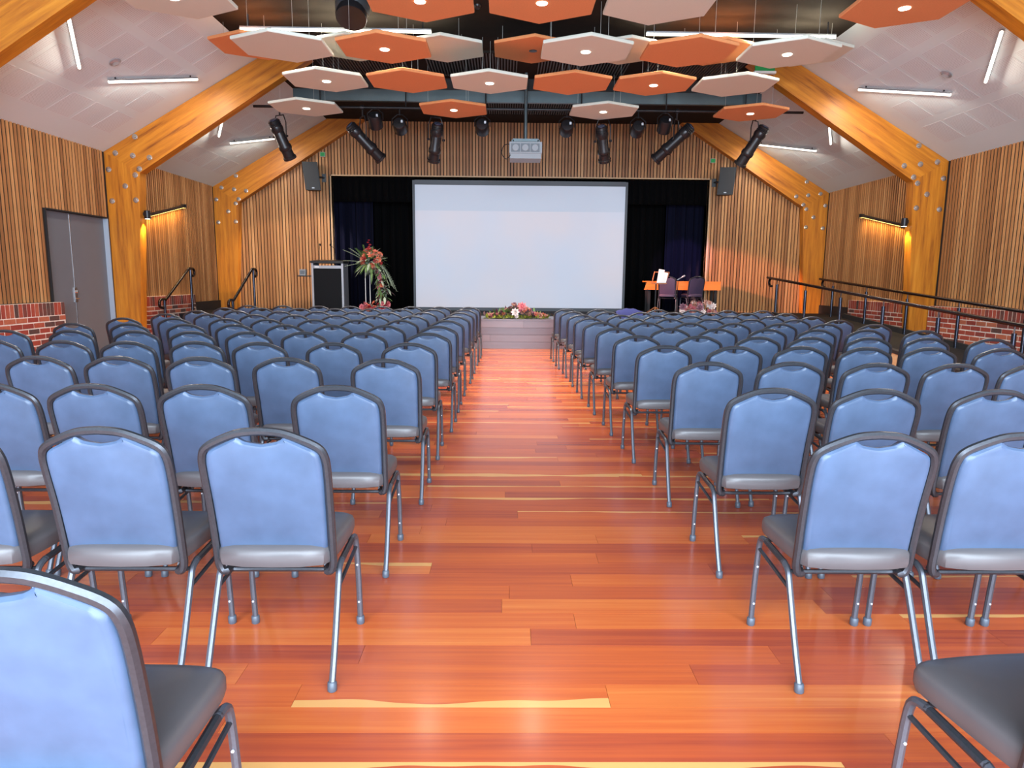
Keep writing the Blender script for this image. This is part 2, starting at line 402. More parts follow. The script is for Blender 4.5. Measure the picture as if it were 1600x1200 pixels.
# far wall with the stage opening
OX0, OX1, OZ = -4.25, 5.04, 3.83
def ztop(x): return min(ZD, ZE + SL * (x - XL), ZE + SL * (XR - x))
wf = MB()
wf.prism([(XL, YF + .03, 0), (OX0, YF + .03, 0), (OX0, YF + .03, ztop(OX0)), (XDL, YF + .03, ZD), (XL, YF + .03, ZE)], (0, .12, 0))
wf.prism([(OX1, YF + .03, 0), (XR, YF + .03, 0), (XR, YF + .03, ZE), (XDR, YF + .03, ZD), (OX1, YF + .03, ztop(OX1))], (0, .12, 0))
wf.box(OX0, OX1, YF + .03, YF + .15, OZ, ZD)
wfo = struct(wf.build('wall_front', 'black_backing'), 'front gable wall of vertical timber battens around the stage opening', 'wall')
mb = MB(); x = XL + .02
while x < XR - SLW:
    z1 = min(ztop(x), ztop(x + SLW)); z0 = STAGE_Z
    if x + SLW > OX0 - .01 and x < OX1 + .01: z0 = OZ
    mb.box(x, x + SLW, YF - SLD + .03, YF + .03, z0, z1, 0.001 + R_.random()); x += PITCH
tag(mb.build('batten_cladding', 'slat_timber', wfo), kind='stuff')
mb = MB(); mb.box(OX0 - .03, OX0, YF - .02, YF + .16, STAGE_Z, OZ + .03).box(OX1, OX1 + .03, YF - .02, YF + .16, STAGE_Z, OZ + .03).box(OX0 - .03, OX1 + .03, YF - .02, YF + .16, OZ, OZ + .03)
mb.build('opening_reveal', 'tan_timber', wfo)
# rear wall behind the camera: glazed
wb = MB().box(XL, -4.2, YR - .1, YR, 0, ZE).box(5.06, XR, YR - .1, YR, 0, ZE).box(-4.2, 5.06, YR - .1, YR, 3.0, 3.3)
struct(wb.build('wall_rear', 'ceiling_white'), 'rear wall frame around the glazing behind the viewer', 'wall')
# ceilings
th = 0.06
cl = struct(MB().prism([(XL - .2, YR, ZE - SL * .2), (XDL, YR, ZD), (XDL, YR, ZD + th), (XL - .2, YR, ZE - SL * .2 + th)], (0, YF + .2 - YR, 0)).build('ceiling_left', 'ceiling_white'), 'left sloping white ceiling with perforated squares', 'ceiling')
crr = struct(MB().prism([(XR + .2, YR, ZE - SL * .2), (XDR, YR, ZD), (XDR, YR, ZD + th), (XR + .2, YR, ZE - SL * .2 + th)], (0, YF + .2 - YR, 0)).build('ceiling_right', 'ceiling_white'), 'right sloping white ceiling with perforated squares', 'ceiling')
cd = struct(MB().box(XDL, XDR, YR, YF + .2, ZD, ZD + .1).build('ceiling', 'ceiling_dark'), 'flat dark brown ceiling above the hexagon panels', 'ceiling')
ang = math.atan(SL); cs, sn = math.cos(ang), math.sin(ang)
TILE = MB().box(-.245, .245, -.245, .245, -.0002, .004).mesh('ceiling_tile', 'perforated_tile')
for side, par in ((1, cl), (-1, crr)):
    for (ya, n) in ((3.75, 7), (8.42, 7), (12.98, 7)):
        for i in range(n):
            for j in range(4):
                s = 0.44 + 0.245 + j * 0.642; y = ya + i * 0.558
                x = XL + s * cs if side > 0 else XR - s * cs
                inst('ceiling_tile', TILE, par, (x, y, ZE + s * sn - .0015), rot=(0, -ang * side, 0))

# ------------------------------------------------------------------ timber portal frames
CI0, CI1, ZK = 0.39, 0.60, 3.17                     # column width at base, at knee; knee height
def bolt_mesh():
    return MB().lathe((0, 0, 0), (0, -1, 0), [(0, .048), (.008, .048), (.010, .042), (.011, .022), (.022, .020), (.024, .012)], 14).mesh('bolt', 'bolt_steel', True)
BOLT = bolt_mesh()
names = ('nearest timber portal frame, only its rafters showing in the top corners', 'middle timber portal frame with bolted knees beside the grey door', 'farthest timber portal frame standing against the stage wall')
for k, y in enumerate(FRAMES):
    fr = empty('portal_frame', (XC, y, 0), names[k], 'timber frame', 'timber portal frames')
    hw = (XR - XL) / 2
    for sgn in (-1, 1):
        def P(dx, z): return (sgn * (hw - dx), 0, z)
        col = [P(-.006, 0), P(CI0, 0), P(CI1, ZK), P(-.006, ZE - .005)]
        xl5 = CI1 + (ZD - ZK) / 0.634; xu5 = (ZD - ZE) / SL
        raf = [P(-.006, ZE - .005), P(CI1, ZK), P(xl5, ZD), P(xu5 + .02, ZD), ]
        if sgn > 0: col = col[::-1]; raf = raf[::-1]
        MB().prism(col, (0, FT, 0)).build('column', 'column_timber', fr)
        MB().prism(raf, (0, FT, 0)).build('rafter', 'rafter_timber_left' if sgn < 0 else 'rafter_timber_right', fr)
        for dx, z in ((.06, 3.22), (.52, 3.13), (.33, 2.94), (.08, 2.68), (.50, 2.70), (.20, 3.60 - .10), (.50, 3.46), (.79, 3.43), (.56, 3.78), (.60, 3.235)):
            inst('bolt', BOLT, fr, P(dx, z))

# ------------------------------------------------------------------ stage, steps, ramp
st = MB().box(-5.3, 5.86, STAGE_Y + .03, 20, 0, STAGE_Z - .03).box(XL, -5.3, 14.65, 20, 0, STAGE_Z - .03).box(5.86, XR, 14.9, 20, 0, STAGE_Z - .03)
sto = struct(st.build('stage_platform', 'stage_black'), 'low black stage platform across the front of the hall', 'stage')
MB().box(-5.3, 5.86, STAGE_Y - .01, 14.6, STAGE_Z - .03, STAGE_Z).build('stage_nosing', 'stage_front_timber', sto)
MB().box(-5.3, 5.86, 14.6, 20, STAGE_Z - .03, STAGE_Z - .002).box(XL, -5.3, 14.62, 20, STAGE_Z - .03, STAGE_Z - .002).box(5.86, XR, 14.9, 20, STAGE_Z - .03, STAGE_Z - .002).build('stage_floor', 'stage_black', sto)
zz = 0.0
for i in range(4):
    x = -5.3
    while x < 5.86:
        L = min(R_.uniform(1.3, 2.6), 5.86 - x)
        MB().box(x + .002, x + L - .002, STAGE_Y, STAGE_Y + .03, zz + .002, zz + .138, 0.001 + R_.random()).build('fascia_board', 'stage_front_timber', sto); x += L
    zz += 0.14
# stage house behind the opening
struct(MB().box(-5.4, 6.2, 19.6, 19.7, 0, ZD).box(-5.5, -5.4, YF + .15, 19.7, 0, ZD).box(6.2, 6.3, YF + .15, 19.7, 0, ZD).box(-5.5, 6.3, YF + .15, 19.7, ZD, ZD + .1).build('wall_stage', 'black_backing'), 'black walls of the stage recess behind the curtains', 'wall')
stp = empty('stage_steps', (-5.99, 13.5, 0), 'dark steps up to the left end of the stage', 'steps')
for i in range(3):
    MB().box(-.62, .62, i * .36, i * .36 + .40 if i < 2 else 1.14, i * .1475, (i + 1) * .1475).build('step', 'stage_black', stp)
    MB().box(-.62, .62, i * .36 - .012, i * .36 + .05, (i + 1) * .1475, (i + 1) * .1475 + .006).build('nosing', 'tan_timber', stp)
def step_rail(x, label):
    e = empty('stair_handrail', (x, 13.5, 0), label, 'handrail', 'stair handrails')
    p = smooth_path([(0, -.10, .76), (0, -.21, .78), (0, -.235, .86), (0, -.17, .92), (0, 0, .925), (0, .10, .96), (0, 1.02, 1.49), (0, 1.12, 1.53), (0, 1.28, 1.535), (0, 1.34, 1.48), (0, 1.32, 1.40), (0, 1.24, 1.38)], 5)
    MB().tube(p, .027, 10).build('rail', 'rail_bronze', e, True)
    for y, z0, z1 in ((-.03, 0, .90), (1.16, STAGE_Z - .12, 1.51)):
        MB().tube([(0, y, z0), (0, y, z1)], .026, 10).build('post', 'rail_post', e, True)
step_rail(-6.66, 'bronze stair handrail beside the brick dado at far left')
step_rail(-5.33, 'bronze stair handrail in front of the slatted stage wall')
# ramp along the right wall
YA, YB_ = 6.9, 14.9
rp_ = empty('ramp', (5.94, YA, 0), 'access ramp rising along the right wall to the stage', 'ramp')
L = YB_ - YA
MB().prism([(.02, 0, 0), (.02, L, 0), (.02, L, STAGE_Z), (.02, 0, .01)], (7.50 - 5.94, 0, 0)).build('ramp_deck', 'stage_black', rp_)
MB().prism([(-.06, 0, 0), (-.06, L, 0), (-.06, L, STAGE_Z + .07), (-.06, 0, .08)], (.075, 0, 0)).build('side_fascia', 'tan_timber', rp_)
MB().prism([(-.07, 0, .08), (-.07, L, STAGE_Z + .07), (-.07, L, STAGE_Z + .12), (-.07, 0, .13)], (.095, 0, 0)).build('kerb', 'black_matt', rp_)
for ya, yb_ in ((8.16, 12.46), (12.71, 14.9)):
    za, zb = STAGE_Z * (ya - YA) / L, STAGE_Z * (yb_ - YA) / L
    MB().prism([(1.56, ya - YA, 0), (1.56, yb_ - YA, 0), (1.56, yb_ - YA, zb), (1.56, ya - YA, za)], (.22, 0, 0)).build('deck_infill', 'stage_black', rp_)
MB().prism([(1.50, 0, .0), (1.50, L, STAGE_Z), (1.50, L, STAGE_Z + .10), (1.50, 0, .10)], (.05, 0, 0)).build('wall_kerb', 'black_matt', rp_)
def ramp_rail(x, ys, ye, zf, y0, label):
    e = empty('ramp_handrail', (x, ys[0], 0), label, 'handrail', 'ramp handrails')
    o = ys[0]
    pts = [(-.0, ye - .02 - o, zf(ye) - .17), (0, ye + .07 - o, zf(ye) - .16), (0, ye + .115 - o, zf(ye) - .08), (0, ye + .05 - o, zf(ye) - .005), (0, ye - .12 - o, zf(ye) - .006)]
    MB().tube(smooth_path(pts + [(0, (ye + y0) / 2 - o, zf((ye + y0) / 2)), (0, y0 - o, zf(y0))], 5), .027, 10).build('rail', 'rail_bronze', e, True)
    for y in ys:
        rz = max(0.0, STAGE_Z * min(1, (y - YA) / L))
        MB().tube([(0, y - o, rz + .0), (0, y - o, zf(y) - .105)], .028, 10).build('post', 'rail_post', e, True)
        MB().tube([(0, y - o, zf(y) - .11), (0, y - o, zf(y) - .01)], .008, 6).build('bracket', 'rail_bronze', e, True)
ramp_rail(5.94, [14.87, 13.43, 12.0, 10.62, 9.24, 7.83], 15.2, lambda y: 1.425 - .0735 * (15.0 - y), 6.6, 'dark handrail on posts along the open side of the ramp')
ramp_rail(7.44, [15.43, 13.98, 12.53, 11.07, 9.62, 8.17], 15.85, lambda y: 1.424 - .0726 * (15.91 - y), 7.0, 'dark handrail on posts between the ramp and brick dado')

# ------------------------------------------------------------------ door
dr = MB().box(XL - .135, XL - .12, DOOR[0] - .02, DOOR[1] + .02, 0, DOOR[2] + .02).build('door_1', 'door_grey')
struct(dr, 'grey double door set into the left batten wall', 'door')
ym = 11.47
for a, c in ((DOOR[0], ym - .004), (ym + .004, DOOR[1] - .0)):
    MB().box(XL - .12, XL - .085, a, c, .01, DOOR[2]).build('door_leaf', 'door_grey', dr)
MB().box(XL - .12, XL - .001, DOOR[1] - .012, DOOR[1] + .006, 0, DOOR[2]).build('door_jamb', 'door_reveal', dr)
MB().box(XL - .09, XL - .080, ym - .006, ym + .006, .01, DOOR[2]).build('meeting_strip', 'chrome', dr)
h = MB().box(XL - .085, XL - .07, ym - .035, ym + .035, .93, 1.17).lathe((XL - .07, ym, 1.1), (1, 0, 0), [(0, .022), (.02, .022), (.03, .015)], 12).tube([(XL - .07, ym, .99), (XL - .03, ym, .99), (XL - .03, ym - .1, .99)], .009, 8)
h.build('door_handle', 'chrome', dr)
MB().box(XL - .06, XL + .004, DOOR[0] - .02, DOOR[1] + .02, DOOR[2], DOOR[2] + .025).box(XL - .06, XL + .004, DOOR[0] - .025, DOOR[0], DZ, DOOR[2]).build('door_frame', 'black_matt', dr)

# ------------------------------------------------------------------ dark steel over the stage, ceiling services
sb = empty('steel_beam', (XC, 13.56, 4.9), 'slate grey steel channel crossing below the dark ceiling', 'beam')
MB().box(-4.45, 4.45, 0, .05, -.216, .0).box(-4.45, 4.45, -.06, .0, -.222, -.205).build('web', 'steel_slate', sb)
MB().box(-4.2, 4.2, .01, .12, 0, .22).build('packer', 'black_matt', sb)
def grille(x0, x1, y0, y1, label):
    e = empty('ceiling_grille', ((x0 + x1) / 2, (y0 + y1) / 2, ZD), label, 'grille', 'ceiling grilles')
    w, d = (x1 - x0) / 2, (y1 - y0) / 2; mb = MB(); x = -w + .02
    while x < w - .02: mb.box(x, x + .022, -d, d, -.035, -.005); x += .052
    tag(mb.build('grille_bars', 'grille_dark', e), kind='stuff')
    MB().box(-w - .02, w + .02, -d - .02, -d, -.04, 0).box(-w - .02, w + .02, d, d + .02, -.04, 0).build('grille_frame', 'ceiling_dark', e)
for i, (a, c, lab) in enumerate(((-3.3, -1.75, 'leftmost'), (-1.4, .25, 'second from left'), (.55, 2.2, 'third from left'), (2.5, 4.2, 'rightmost'))):
    grille(a, c, 12.0, 13.3, 'dark slotted ceiling grille in front of the steel beam, ' + lab)
grille(-.6, 2.2, 14.6, 16.2, 'dark slotted ceiling grille above the stage projector')
dc = empty('air_nozzle', (-2.07, 9.79, 4.74), 'round dark air nozzle on a duct under the ceiling', 'air vent')
MB().lathe((0, .05, .38), (0, -.02, -1), [(0, .23), (.20, .23), (.24, .21)], 20).build('duct', 'duct_dark', dc, True)
for r0, h0 in ((.21, .12), (.155, .09), (.10, .07), (.05, .06)):
    MB().lathe((0, 0, .18), (0, -.55, -1), [(0, r0 * .9), (h0, r0), (h0 + .03, r0 * .96), (h0 + .03, r0 * .80)], 20).build('nozzle_ring', 'lamp_black', dc, True)
def dome(loc, label):
    e = empty('smoke_detector', loc, label, 'detector', 'ceiling detectors')
    MB().lathe((0, 0, 0), (0, 0, -1), [(0, .055), (.02, .055), (.045, .035), (.05, .02)], 14).build('housing', 'black_paint', e, True)
dome((-.40, 10.1, ZD), 'small black dome detector on the dark ceiling, left one')
dome((2.2, 10.0, ZD), 'small black dome detector on the dark ceiling, right one')
def ring(loc, side, label):
    e = empty('ceiling_speaker', loc, label, 'speaker', 'ceiling ring speakers'); e.rotation_euler = (0, -ang * side, 0)
    mb = MB(); n = 20
    for i in range(n):
        a0, a1 = 2 * math.pi * i / n, 2 * math.pi * (i + 1) / n
        q = [(math.cos(a) * r, math.sin(a) * r, z) for a in (a0, a1) for r, z in ((.085, -.01), (.055, -.03))]
        mb.add(q, [(0, 1, 3, 2)])
    mb.build('bezel', 'aluminium', e); MB().lathe((0, 0, 0), (0, 0, -1), [(0, .055), (.012, .05)], 16).build('grille', 'ceiling_white', e)
ring((-5.562, 10.3, ZE + SL * (-5.562 - XL) - .005), 1, 'small silver ring speaker in the left white ceiling')
ring((6.42, 10.386, ZE + SL * (XR - 6.42) - .005), -1, 'small silver ring speaker in the right white ceiling')

# ------------------------------------------------------------------ luminaires
def tube_light(p0, p1, label, power, group, drop=0.0, normal=(0, 0, -1)):
    p0, p1 = V(p0), V(p1); c = (p0 + p1) / 2; d = (p1 - p0); Ln = d.length; d.normalize()
    e = empty('linear_light', c, label, 'light', group)
    q = d.to_track_quat('X', 'Z').to_euler(); e.rotation_euler = q
    h = Ln / 2
    MB().box(-h, h, -.022, .022, .012, .034).build('housing', 'aluminium', e)
    MB().tube([(-h, 0, 0), (h, 0, 0)], .021, 10).build('diffuser', 'tube_glow', e, True)
    for s in (-1, 1): MB().tube([(s * (h - .12), 0, .03), (s * (h - .12), 0, .10 + drop)], .012, 8).build('clip', 'lamp_black', e)
    if power:
        l = bpy.data.lights.new('tube_light', 'AREA'); l.shape = 'RECTANGLE'; l.size = Ln; l.size_y = .05; l.energy = power; l.color = (1.0, .90, .76)
        o = bpy.data.objects.new('tube_light', l); COL.objects.link(o); o.parent = e; o.location = (0, 0, -.03)
    return e
G1 = 'linear ceiling lights'
tube_light((-3.82, 10.45, 4.888), (-1.08, 10.47, 4.888), 'long suspended linear light above the left hexagon panels', 90, G1, .1)
tube_light((2.03, 10.44, 4.888), (4.79, 10.46, 4.888), 'long suspended linear light above the right hexagon panels', 90, G1, .1)
for a, c, lab in (((-5.314, 8.879, 4.463), (-5.825, 9.882, 4.170), 'linear light running down the left white slope, nearest one'),
                  ((-5.816, 10.566, 4.175), (-5.098, 11.902, 4.588), 'linear light on the left white slope below the ring speaker'),
                  ((-5.509, 13.878, 4.352), (-5.804, 14.418, 4.181), 'short linear light on left slope just behind the middle rafter'),
                  ((-5.828, 15.062, 4.168), (-5.273, 16.194, 4.487), 'linear light on the left slope behind the leftmost spotlight'),
                  ((6.174, 8.951, 4.463), (6.714, 9.948, 4.152), 'linear light running down the right white slope, nearest one'),
                  ((6.689, 10.67, 4.167), (5.964, 12.011, 4.583), 'linear light on the right white slope below the ring speaker'),
                  ((6.359, 13.85, 4.356), (6.682, 14.442, 4.172), 'short linear light on right slope just behind the middle rafter'),
                  ((6.702, 15.149, 4.160), (5.975, 16.703, 4.578), 'linear light on the right slope behind the rightmost spotlight')):
    tube_light(a, c, lab, 25, G1)
def washer(p0, p1, sgn, label, cyl):
    p0, p1 = V(p0), V(p1); c = (p0 + p1) / 2; d = p1 - p0; Ln = d.length
    e = empty('wall_washer', c, label, 'wall light', 'inclined wall washers')
    e.rotation_euler = d.to_track_quat('Y', 'Z').to_euler(); h = Ln / 2
    MB().box(-.03, .03, -h, h, .0, .05).build('housing', 'lamp_black', e)
    MB().box(-.02, .02, -h + .02, h - .02, -.006, .0).build('diffuser', 'warm_glow', e)
    MB().box(-.05, .05, -h - .04, -h, -.03, .06).box(-.05, .05, h, h + .04, -.03, .06).build('end_bracket', 'lamp_black', e)
    l = bpy.data.lights.new('washer_light', 'AREA'); l.shape = 'RECTANGLE'; l.size = .04; l.size_y = Ln; l.energy = 14; l.color = (1, .58, .16)
    o = bpy.data.objects.new('washer_light', l); COL.objects.link(o); o.parent = e; o.location = (0, 0, -.02); o.rotation_euler = (0, sgn * .35, 0)
    e2 = empty('column_downlight', cyl, 'black cylinder downlight fixed to the %s middle column' % ('left' if sgn < 0 else 'right'), 'wall light', 'column downlights')
    MB().lathe((0, 0, .07), (0, 0, -1), [(0, .05), (.005, .055), (.14, .055), (.145, .05)], 16).build('body', 'lamp_black', e2, True)
    MB().lathe((0, 0, -.074), (0, 0, -1), [(0, .042), (.004, .04)], 14).build('lens', 'downlight_glow', e2)
    MB().box(min(0, sgn * .06), max(0, sgn * .06), -.03, .03, -.02, .04).build('bracket', 'lamp_black', e2)
    l = bpy.data.lights.new('column_spot', 'SPOT'); l.energy = 60; l.color = (1, .72, .30); l.spot_size = 1.6; l.spot_blend = .6; l.shadow_soft_size = .04
    o = bpy.data.objects.new('column_spot', l); COL.objects.link(o); o.parent = e2; o.location = (0, 0, -.09)
washer((-6.97, 13.62, 2.506), (-6.97, 15.216, 2.852), -1, 'black inclined wall washer glowing amber on left batten wall', (-6.43, 12.60, 2.46))
washer((7.83, 13.57, 2.46), (7.83, 15.17, 2.787), 1, 'black inclined wall washer glowing amber on right batten wall', (7.29, 12.60, 2.46))

# ------------------------------------------------------------------ hexagon panels
HR = 1.16 / math.sqrt(3)
def hex_mesh(mat):
    mb = MB(); c = .014; t = .045; rings = []
    for z, k in ((0, 1 - c), (c * .6, 1), (t - c * .6, 1), (t, 1 - c)):
        rings.append([(HR * k * math.sin(i * math.pi / 3), 0.92 * HR * k * math.cos(i * math.pi / 3), z) for i in range(6)])
    v = [p for r in rings for p in r]; f = [tuple(range(6)), tuple(range(18, 24))[::-1]]
    for i in range(3):
        for j in range(6): f.append((i * 6 + j, (i + 1) * 6 + j, (i + 1) * 6 + (j + 1) % 6, i * 6 + (j + 1) % 6))
    mb.add(v, f); return mb.mesh('panel', mat)
HEX = {'o': hex_mesh('felt_orange'), 'c': hex_mesh('felt_cream')}
CNAME = {'o': 'orange', 'c': 'cream'}
DL = MB().lathe((0, 0, -.001), (0, 0, -1), [(0, .062), (.006, .060), (.008, .05)], 16).mesh('downlight', 'downlight_glow', True)
DLO = MB().lathe((0, 0, -.001), (0, 0, -1), [(0, .062), (.006, .060), (.008, .05)], 16).mesh('downlight', 'lamp_black', True)
WIRE = {}
WPOS = {7.95: ((-.28, -.38), (.28, -.38), (0, .42)), 10.85: ((.24, .38), (.24, -.28), (-.46, 0)), 11.04: ((-.12, .30), (.12, .30), (0, .48))}
def hexagon(x, y, z, c, lit, label):
    e = empty('hexagon_panel', (x, y, z), label, 'acoustic panel', 'hexagonal ceiling panels')
    inst('panel', HEX[c], e)
    h = round(ZD - z - .05, 3)
    if h not in WIRE: WIRE[h] = MB().tube([(0, 0, 0), (0, 0, h)], .0028, 5).mesh('hanger_wire', 'wire_steel')
    for wx, wy in WPOS.get(y, ((.24, .38), (.24, -.38), (-.46, 0))):
        inst('hanger_wire', WIRE[h], e, (wx, wy, .045))
    if lit is not None:
        inst('downlight', DL if lit else DLO, e)
        if lit:
            l = bpy.data.lights.new('panel_spot', 'SPOT'); l.energy = 250; l.color = (1, .91, .79); l.spot_size = 2.1; l.spot_blend = .8; l.shadow_soft_size = .08
            o = bpy.data.objects.new('panel_spot', l); COL.objects.link(o); o.parent = e; o.location = (0, 0, -.03)
ORD = ('first', 'second', 'third', 'fourth', 'fifth', 'sixth', 'seventh', 'eighth', 'ninth', 'tenth', 'eleventh', 'twelfth')
ZL, ZU = 4.348, 4.768
HROWS = [('nearest row', 7.95, ZL, [(-3.61, 'c', 1), (-.94, 'o', 1), (.39, 'o', 1), (1.68, 'c', None), (4.38, 'o', 1)]),
         ('second row from the viewer', 9.53, ZL, [(-2.927, 'c', None), (-1.598, 'o', 1), (1.057, 'c', 1), (2.413, 'o', None), (3.737, 'c', 1)]),
         ('raised row tucked behind the second', 10.85, ZU, [(-3.755, 'o', None), (-2.294, 'c', None), (-.929, 'c', None), (.409, 'o', 0), (1.789, 'c', None), (3.145, 'o', None), (4.54, 'c', None)]),
         ('third row from the viewer', 11.04, ZL, [(-2.753, 'c', 1), (-1.505, 'o', None), (-.247, 'c', 1), (1.016, 'o', None), (2.286, 'o', 1), (3.536, 'c', None)]),
         ('row closest to the stage', 12.75, ZL, [(-3.551, 'c', 1), (-.924, 'o', 1), (1.754, 'c', 1), (4.404, 'o', 1)])]
for rn, y, z, its in HROWS:
    for i, (x, c, lit) in enumerate(its):
        hexagon(x, y, z, c, lit, '%s felt hexagon ceiling panel, %s, %s from left' % (CNAME[c], rn, ORD[i]))

# ------------------------------------------------------------------ stage lighting bar
bar = empty('lighting_bar', (XC, 13.4, 4.53), 'black pipe carrying the stage lights below the beam', 'lighting bar')
MB().tube([(-5.15, 0, 0), (5.2, 0, 0)], .024, 10).build('pipe', 'lamp_black', bar, True)
for x in (-3.9, -2.3, -.8, 1.0, 2.6, 4.1): MB().tube([(x, 0, 0), (x, 0, .58)], .012, 8).build('drop_rod', 'lamp_black', bar)
def profile_spot(rear, front, label):
    """ellipsoidal stage spotlight: lamp house, ribbed barrel, lens tube, yoke and clamp"""
    r, f = V((rear[0] * 1.012, 13.24, rear[1] + .04)), V((front[0] * 1.012, 13.62, front[1] + .035)); ax = (f - r).normalized(); Ln = (f - r).length
    piv = r + ax * Ln * .42
    e = empty('profile_spotlight', piv, label, 'stage light', 'profile spotlights on the bar')
    rr = r - piv
    MB().lathe(rr, ax, [(0, .06), (.01, .095), (.04, .115), (.05, .10), (.07, .115), (.08, .10), (.10, .115), (.11, .105), (.16, .12), (.22, .108)], 14).build('lamp_house', 'lamp_black', e, True)
    MB().lathe(rr - ax * .012, ax, [(0, .045), (.004, .07), (.013, .07)], 12).build('rear_cap', 'lens_glass', e, True)
    MB().lathe(rr + ax * .20, ax, [(0, .08), (.03, .10), (Ln * .5 - .1, .104), (Ln * .5 - .08, .12), (Ln * .5 - .02, .12), (Ln * .5, .104)], 14).build('barrel', 'lamp_black', e, True)
    MB().lathe(rr + ax * (Ln * .5 + .19), ax, [(0, .10), (Ln * .5 - .24, .108), (Ln * .5 - .235, .125), (Ln * .5 - .19, .125), (Ln * .5 - .19, .105)], 14).build('lens_tube', 'lamp_black', e, True)
    side = ax.cross(V((0, 0, 1))).normalized(); top = V((0, 0, 4.44 - piv.z)) + V((0, 13.4 - piv.y, 0))
    yk = [side * .14, side * .14 + top * .55, side * .09 + top * .85, -side * .09 + top * .85, -side * .14 + top * .55, -side * .14]
    MB().tube(yk, .011, 6).build('yoke', 'lamp_black', e)
    MB().tube([top * .84, top * 1.0 + V((0, 0, .06))], .016, 8).lathe(top * 1.0 + V((-.03, 0, .09)), (1, 0, 0), [(0, .045), (.06, .045)], 12).build('clamp', 'lamp_black', e)
    for s in (-1, 1): MB().lathe(side * s * .12, side * s, [(0, .018), (.035, .022), (.055, .018)], 8).build('knob', 'lamp_black', e)
for i, (a, c, lab) in enumerate((((-4.26, 4.215), (-4.087, 3.59), 'leftmost black profile spotlight against the white far ceiling'),
        ((-2.869, 4.14), (-2.359, 3.598), 'black profile spotlight tilted right, second from left'),
        ((-1.244, 4.182), (-1.369, 3.573), 'black profile spotlight under the orange panel, left of the projector'),
        ((1.77, 4.169), (1.906, 3.608), 'black profile spotlight under the cream panel, right of the projector'),
        ((3.444, 4.187), (2.867, 3.641), 'black profile spotlight tilted left, second from right'),
        ((4.81, 4.203), (4.5, 3.565), 'rightmost black profile spotlight hanging below the orange hexagon'))):
    profile_spot(a, c, lab)
def par_can(x, z, label, tilt=-.25):
    e = empty('par_light', (x, 13.4, z + .04), label, 'stage light', 'round stage lights on the bar')
    ax = V((0, 1, tilt)).normalized()
    MB().lathe(-ax * .12, ax, [(0, .06), (.008, .105), (.05, .125), (.16, .13), (.26, .135), (.26, .115)], 18).build('can', 'lamp_black', e, True)
    for k in range(5): MB().lathe(-ax * .124 + V((-.06 + .03 * k, 0, 0)), -ax, [(0, .010), (.01, .010)], 6).build('cooling_fin', 'black_paint', e)
    MB().tube([(-.145, 0, 0), (-.145, 0, .12), (-.05, 0, .20), (.05, 0, .20), (.145, 0, .12), (.145, 0, 0)], .010, 6).build('yoke', 'lamp_black', e)
    MB().tube([(0, 0, .19), (0, 0, 4.49 - z)], .014, 8).build('clamp', 'lamp_black', e)
    MB().box(.04, .075, -.14, -.125, .03, .075).build('rating_label', 'aluminium', e)
for x, lab in ((-1.99, 'first'), (-.436, 'second'), (1.16, 'third'), (2.51, 'fourth')):
    par_can(x, 4.17, 'round black stage light seen from behind, %s from left' % lab)
par_can(-2.45, 4.27, 'round black stage light above the right-tilted profile spotlight', -.9)
par_can(3.02, 4.25, 'round black stage light beside the left-tilted profile spotlight', -.8)

# projector
pj = empty('projector', (.378, 13.08, 3.58), 'grey ceiling projector hanging on a pole before the stage', 'projector')
MB().prism([(-.29, -.05, .0), (.29, -.05, .0), (.29, -.09, .07), (.29, -.09, .24), (-.29, -.09, .24), (-.29, -.09, .07)][:2] + [(.29, .42, .0), (-.29, .42, 0)], (0, 0, .10)).build('underside', 'projector_grey', pj)
MB().box(-.30, .30, -.08, .45, .09, .29).build('body', 'projector_grey', pj)
for i in range(3):
    x = -.27 + i * .18; v = MB().box(x, x + .165, -.092, -.08, .11, .26).build('vent', 'projector_vent', pj)
    MB().lathe((x + .0825, -.092, .185), (0, -1, 0), [(0, .06), (.006, .058)], 14).build('fan_grille', 'projector_grey', v)
MB().box(-.24, .24, .0, .30, .31, .36).box(-.26, -.22, 0, .3, .28, .34).box(.22, .26, 0, .3, .28, .34).build('mount_plate', 'steel_slate', pj)
MB().tube([(0, .12, .34), (0, .12, ZD - 3.58)], .032, 10).build('pole', 'steel_slate', pj, True)
MB().tube(smooth_path([(-.28, -.06, .25), (-.40, -.08, .22), (-.44, -.08, .08), (-.36, -.08, -.02), (-.28, -.05, .06)], 4), .008, 6).build('cable', 'black_paint', pj)

# wall speakers
def speaker(x, z0, z1, w, tilt, rz, label):
    e = empty('wall_speaker', (x, 16.86, z0), label, 'speaker', 'wall loudspeakers', rz)
    h = z1 - z0
    MB().prism([(-w / 2, 0, 0), (w / 2, 0, 0), (w / 2 - .05, .22, 0), (-w / 2 + .05, .22, 0)], (tilt * h, 0, h)).build('cabinet', 'speaker_grey', e)
    MB().prism([(-w / 2 + .02, -.008, .03), (w / 2 - .02, -.008, .03), (w / 2 - .02, 0, .03), (-w / 2 + .02, 0, .03)], (tilt * (h - .06), 0, h - .06)).build('front_grille', 'speaker_grey', e)
    MB().box(-.03, .03, -.012, -.006, .035, .06).build('badge', 'aluminium', e)
    s = 1 if x < 0 else -1
    MB().tube([(0, .15, h * .5), (s * .20, .2, h * .5), (s * .22, .34, h * .5)], .02, 8).box(s * .22 - .05, s * .22 + .05, .30, .345, h * .35, h * .65).build('bracket', 'black_paint', e)
speaker(-4.60, 3.45, 4.10, .36, -.10, .12, 'black wall loudspeaker left of the stage opening')
speaker(5.32, 3.44, 4.08, .38, .08, -.12, 'black wall loudspeaker right of the stage opening')
